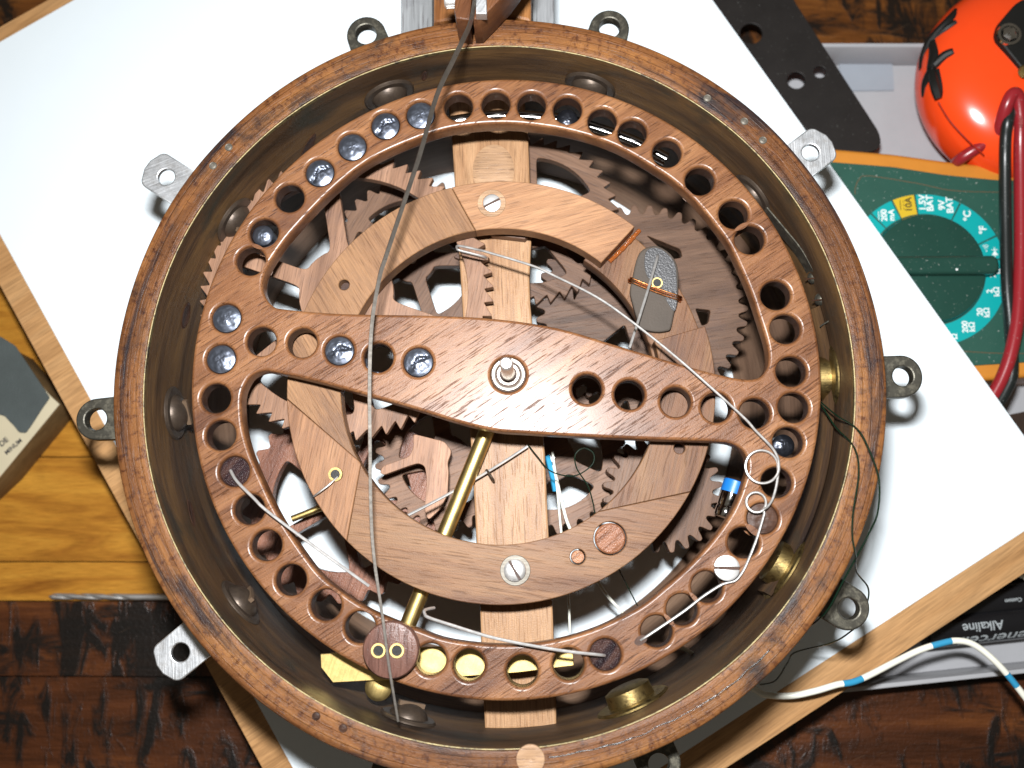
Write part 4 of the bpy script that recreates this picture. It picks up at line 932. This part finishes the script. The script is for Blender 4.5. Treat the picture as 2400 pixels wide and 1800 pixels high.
sm_ = crom([on_tool(*q) for q in ((2020, 222), (2045, 265), (2085, 310), (2120, 345))], 6)
mesh('seam', tube(sm_, 0.018, 6), plastic('dark_seam', (0.35, 0.02, 0.006), 0.3), ot)
kp = [(1940, 400), (1930, 330), (1960, 230), (2120, 40), (2212, -20), (2500, -20), (2500, 1000), (2212, 740), (2000, 480)]
kp = [(1751.2+.2083*x, .2083*y) for x, y in kp]
plate('black_panel', roundp(V2(kp, 0.75), 0.12, 4), [], 0.2, 0.75, M['rubber'], ot, 0.06)
q = at(2180, 74, 0.78); M4 = Matrix.Translation(q)
mesh('chrome_bolt', lathe([(0, 0.14), (0.12, 0.14), (0.22, 0.08), (0.25, 0.0), (0.25, -0.05), (0, -0.05)], 6, M4 @ Matrix.Rotation(0.4, 4, 'Z')), M['chrome'], ot, ang=20)
mesh('bolt_boss', lathe([(0, 0.22), (0.08, 0.22), (0.14, 0.15)], 20, M4), M['chrome'], ot)
mesh('bolt_collar', lathe([(0.25, 0.03), (0.33, 0.03), (0.35, -0.03), (0.25, -0.03)], 32, M4, True), M['chrome'], ot)
mesh('chrome_bolt', lathe([(0, 0.10), (0.15, 0.08), (0.2, 0)], 24, Matrix.Translation(at(2214, 155, 0.78))), M['brass'], ot)

# test leads
rl = wire('red_test_lead', V3([(2140, 862, -0.35), (2164, 818, -0.25), (2184, 761, -0.15), (2199, 678, -0.1), (2205, 560, -0.1), (2205, 430, 0.0), (2204, 320, 0.2), (2204, 250, 0.5), (2198, 208, 0.7), (2186, 205, 0.75), (2172, 235, 0.6), (2158, 285, 0.1), (2150, 325, -0.6), (2148, 345, -1.2), (2148, 360, -1.9)]), 0.185, M['redcable'], None, 'thick dark red test lead looping over the multimeter', 'cable', n=16, sub=8)
text('1000V', at(2206, 262, 0.72), 0.13, radians(84), plastic('faint_print', (0.42, 0.10, 0.10), 0.4), rl)
wire('red_test_lead', V3([(2150, 296, -0.1), (2125, 312, -0.2), (2095, 330, -0.35), (2072, 346, -0.6), (2060, 360, -1.2)]), 0.17, M['redcable'], None, 'short red lead end tucked behind the orange holster edge', 'cable', n=14, sub=8)
wire('black_test_lead', V3([(2150, 880, -0.35), (2172, 845, -0.3), (2187, 800, -0.25), (2182, 700, -0.25), (2175, 610, -0.2), (2172, 480, -0.15), (2171, 360, 0.05), (2172, 300, 0.3), (2177, 262, 0.5), (2184, 236, 0.45)]), [0.165]*73, M['blackcable'], None, 'black test lead lying across the multimeter beside the red one', 'cable', n=16, sub=8)

# batteries
for (xa, ya), (xb, yb), lab, txt in (((1990, 1362), (2330, 1326), 'black alkaline battery lying nearest the tray wall', [('Alkaline', 2120, 1352, .36, 0.0, 1.0), ('enercell', 2150, 1378, .46, 0.25, 1.3)]),
                                     ((2040, 1304), (2330, 1272), 'black battery behind the other, with small white print', [('Custom', 2185, 1296, .15, 0.0, 1.0), ('1.5V', 2230, 1285, .2, 0.0, 1.0)])):
    rB = 0.52; zc_ = zf_+rB+0.01
    a, b = at(xa, ya, zc_), at(xb, yb, zc_); d_ = b-a
    bt_ = thing('battery', lab, 'battery', (a.x, a.y, zf_), 'batteries in the tray')
    M4 = TR(a, d_)
    mesh('wrap', lathe([(0, 0), (0.42, 0), (rB, 0.05), (rB, d_.length), (0, d_.length)], 48, M4), M['battery'], bt_)
    axis = d_.normalized()
    for s, tx, tyy, sz, sh, sx_ in txt:
        cu = bpy.data.curves.new('tmp', 'FONT'); cu.body = s; cu.size = sz; cu.align_x = 'CENTER'; cu.align_y = 'CENTER'; cu.extrude = 0.0; cu.shear = sh; cu.offset = 0.004
        ob = bpy.data.objects.new('tmp', cu); C.objects.link(ob); dg = bpy.context.evaluated_depsgraph_get(); dg.update()
        me = bpy.data.meshes.new_from_object(ob.evaluated_get(dg)); bpy.data.objects.remove(ob); bpy.data.curves.remove(cu)
        bm = bmesh.new(); bm.from_mesh(me); bmesh.ops.subdivide_edges(bm, edges=[e for e in bm.edges if e.calc_length() > 0.05], cuts=2); bm.to_mesh(me); bm.free()
        pt_ = at(tx, tyy, zc_+rB*0.8); along = (pt_-a).dot(axis); side = Vector((-axis.y, axis.x, 0)); off = (pt_-a).dot(side)
        for vv in me.vertices:
            al = along-vv.co.x*sx_; th0 = off/rB-vv.co.y/rB            # upside down: baseline runs against the axis
            th0 = max(-1.45, min(1.45, math.asin(max(-1, min(1, off/rB)))-vv.co.y/rB))
            q = a+axis*al+side*((rB+0.006)*sin(th0))+Vector((0, 0, (rB+0.006)*cos(th0)))
            vv.co = (q-parent_base(bt_))*CM
        me.materials.clear(); finish('lettering', me, M['greyink'], bt_)
# dark leather corner at the right edge
lt = mesh('leather_case', box((0, 0, 0), (3.0, 3.6, 0.9), Matrix.Translation(at(2290, 1010, zf_+0.5)) @ Matrix.Rotation(0.2, 4, 'Z'), bev=0.3), M['leather'], None, base=at(2290, 1010, zf_), ang=60)
tag(lt, 'dark brown leather case corner beyond the right edge of the paper', 'case')

# ------------------------------------------------------------------ drill bit and sandpaper on the left
a, b = at(106, 1288, ZD+0.1), at(420, 1290, ZD+0.1)
d_ = (b-a).normalized(); L_ = (b-a).length; yv = Vector((-d_.y, d_.x, 0)); zv = Vector((0, 0, 1))
v, f = [], []; n, N = 20, 150; rD = 0.095
for i in range(N+1):
    s = L_*i/N; fl_ = 1.0 if s < L_*0.52 else max(0.0, 1-(s-L_*0.52)/0.25)
    tp = min(1.0, s/0.12)
    for k in range(n):
        t = 2*pi*k/n; r = rD*(0.25+0.75*tp)*(1-0.42*fl_*max(0.0, cos(2*(t-s*3.6)))**1.5)
        v.append(a+d_*s+(yv*cos(t)+zv*sin(t))*r)
for i in range(N):
    for k in range(n): f.append((i*n+k, i*n+(k+1) % n, (i+1)*n+(k+1) % n, (i+1)*n+k))
f.append(tuple(range(n))); f.append(tuple(N*n+k for k in range(n)))
db = mesh('drill_bit', (v, f), M['steel'], None, base=(a.x, a.y, ZD), ang=50); tag(db, 'small steel twist drill bit lying on the desk at left', 'drill bit')
zk = -1.32
sbk = thing('sanding_block', 'cream sandpaper card on a brown block tucked under the board', 'sanding block', at(20, 900, ZD))
sbo = [(132, 878), (118, 862), (-120, 720), (-260, 1000), (-160, 1160), (0, 1032)]
def Mx(x, y): return (x*0.2666, 645.2+y*0.2666)
blk = [Mx(480, 855), Mx(400, 780), Mx(100, 430), (-200, 640), (-260, 1100), (-60, 1085), Mx(0, 1440)]
plate('block', V2(blk, zk), [], ZD+0.005, zk-0.06, M['cardside'], sbk, 0.02)
plate('card', V2(blk, zk), [], zk-0.055, zk, M['cream'], sbk, 0.01)
for s, x, y, sz in (('DE', 8, 955, 0.23), ('MINUM', 29, 965, 0.185)):
    text(s, at(x, y, zk+0.006), sz, radians(43), M['ink'], sbk)
sdo = [Mx(-700, 100), Mx(0, 305), Mx(120, 380), Mx(400, 800), Mx(330, 900), Mx(260, 1010), Mx(205, 1088), Mx(150, 1082), Mx(110, 1030), Mx(70, 990), Mx(35, 950), Mx(-20, 935), Mx(-700, 850)]
ss = plate('sandpaper_sheet', roundp(V2(sdo, zk+0.08), 0.06, 3), [], zk+0.03, zk+0.06, M['sand'], None, 0.006, base=at(0, 860, zk+0.03))
tag(ss, 'torn grey sheet of sandpaper on the cream card at left', 'sandpaper')
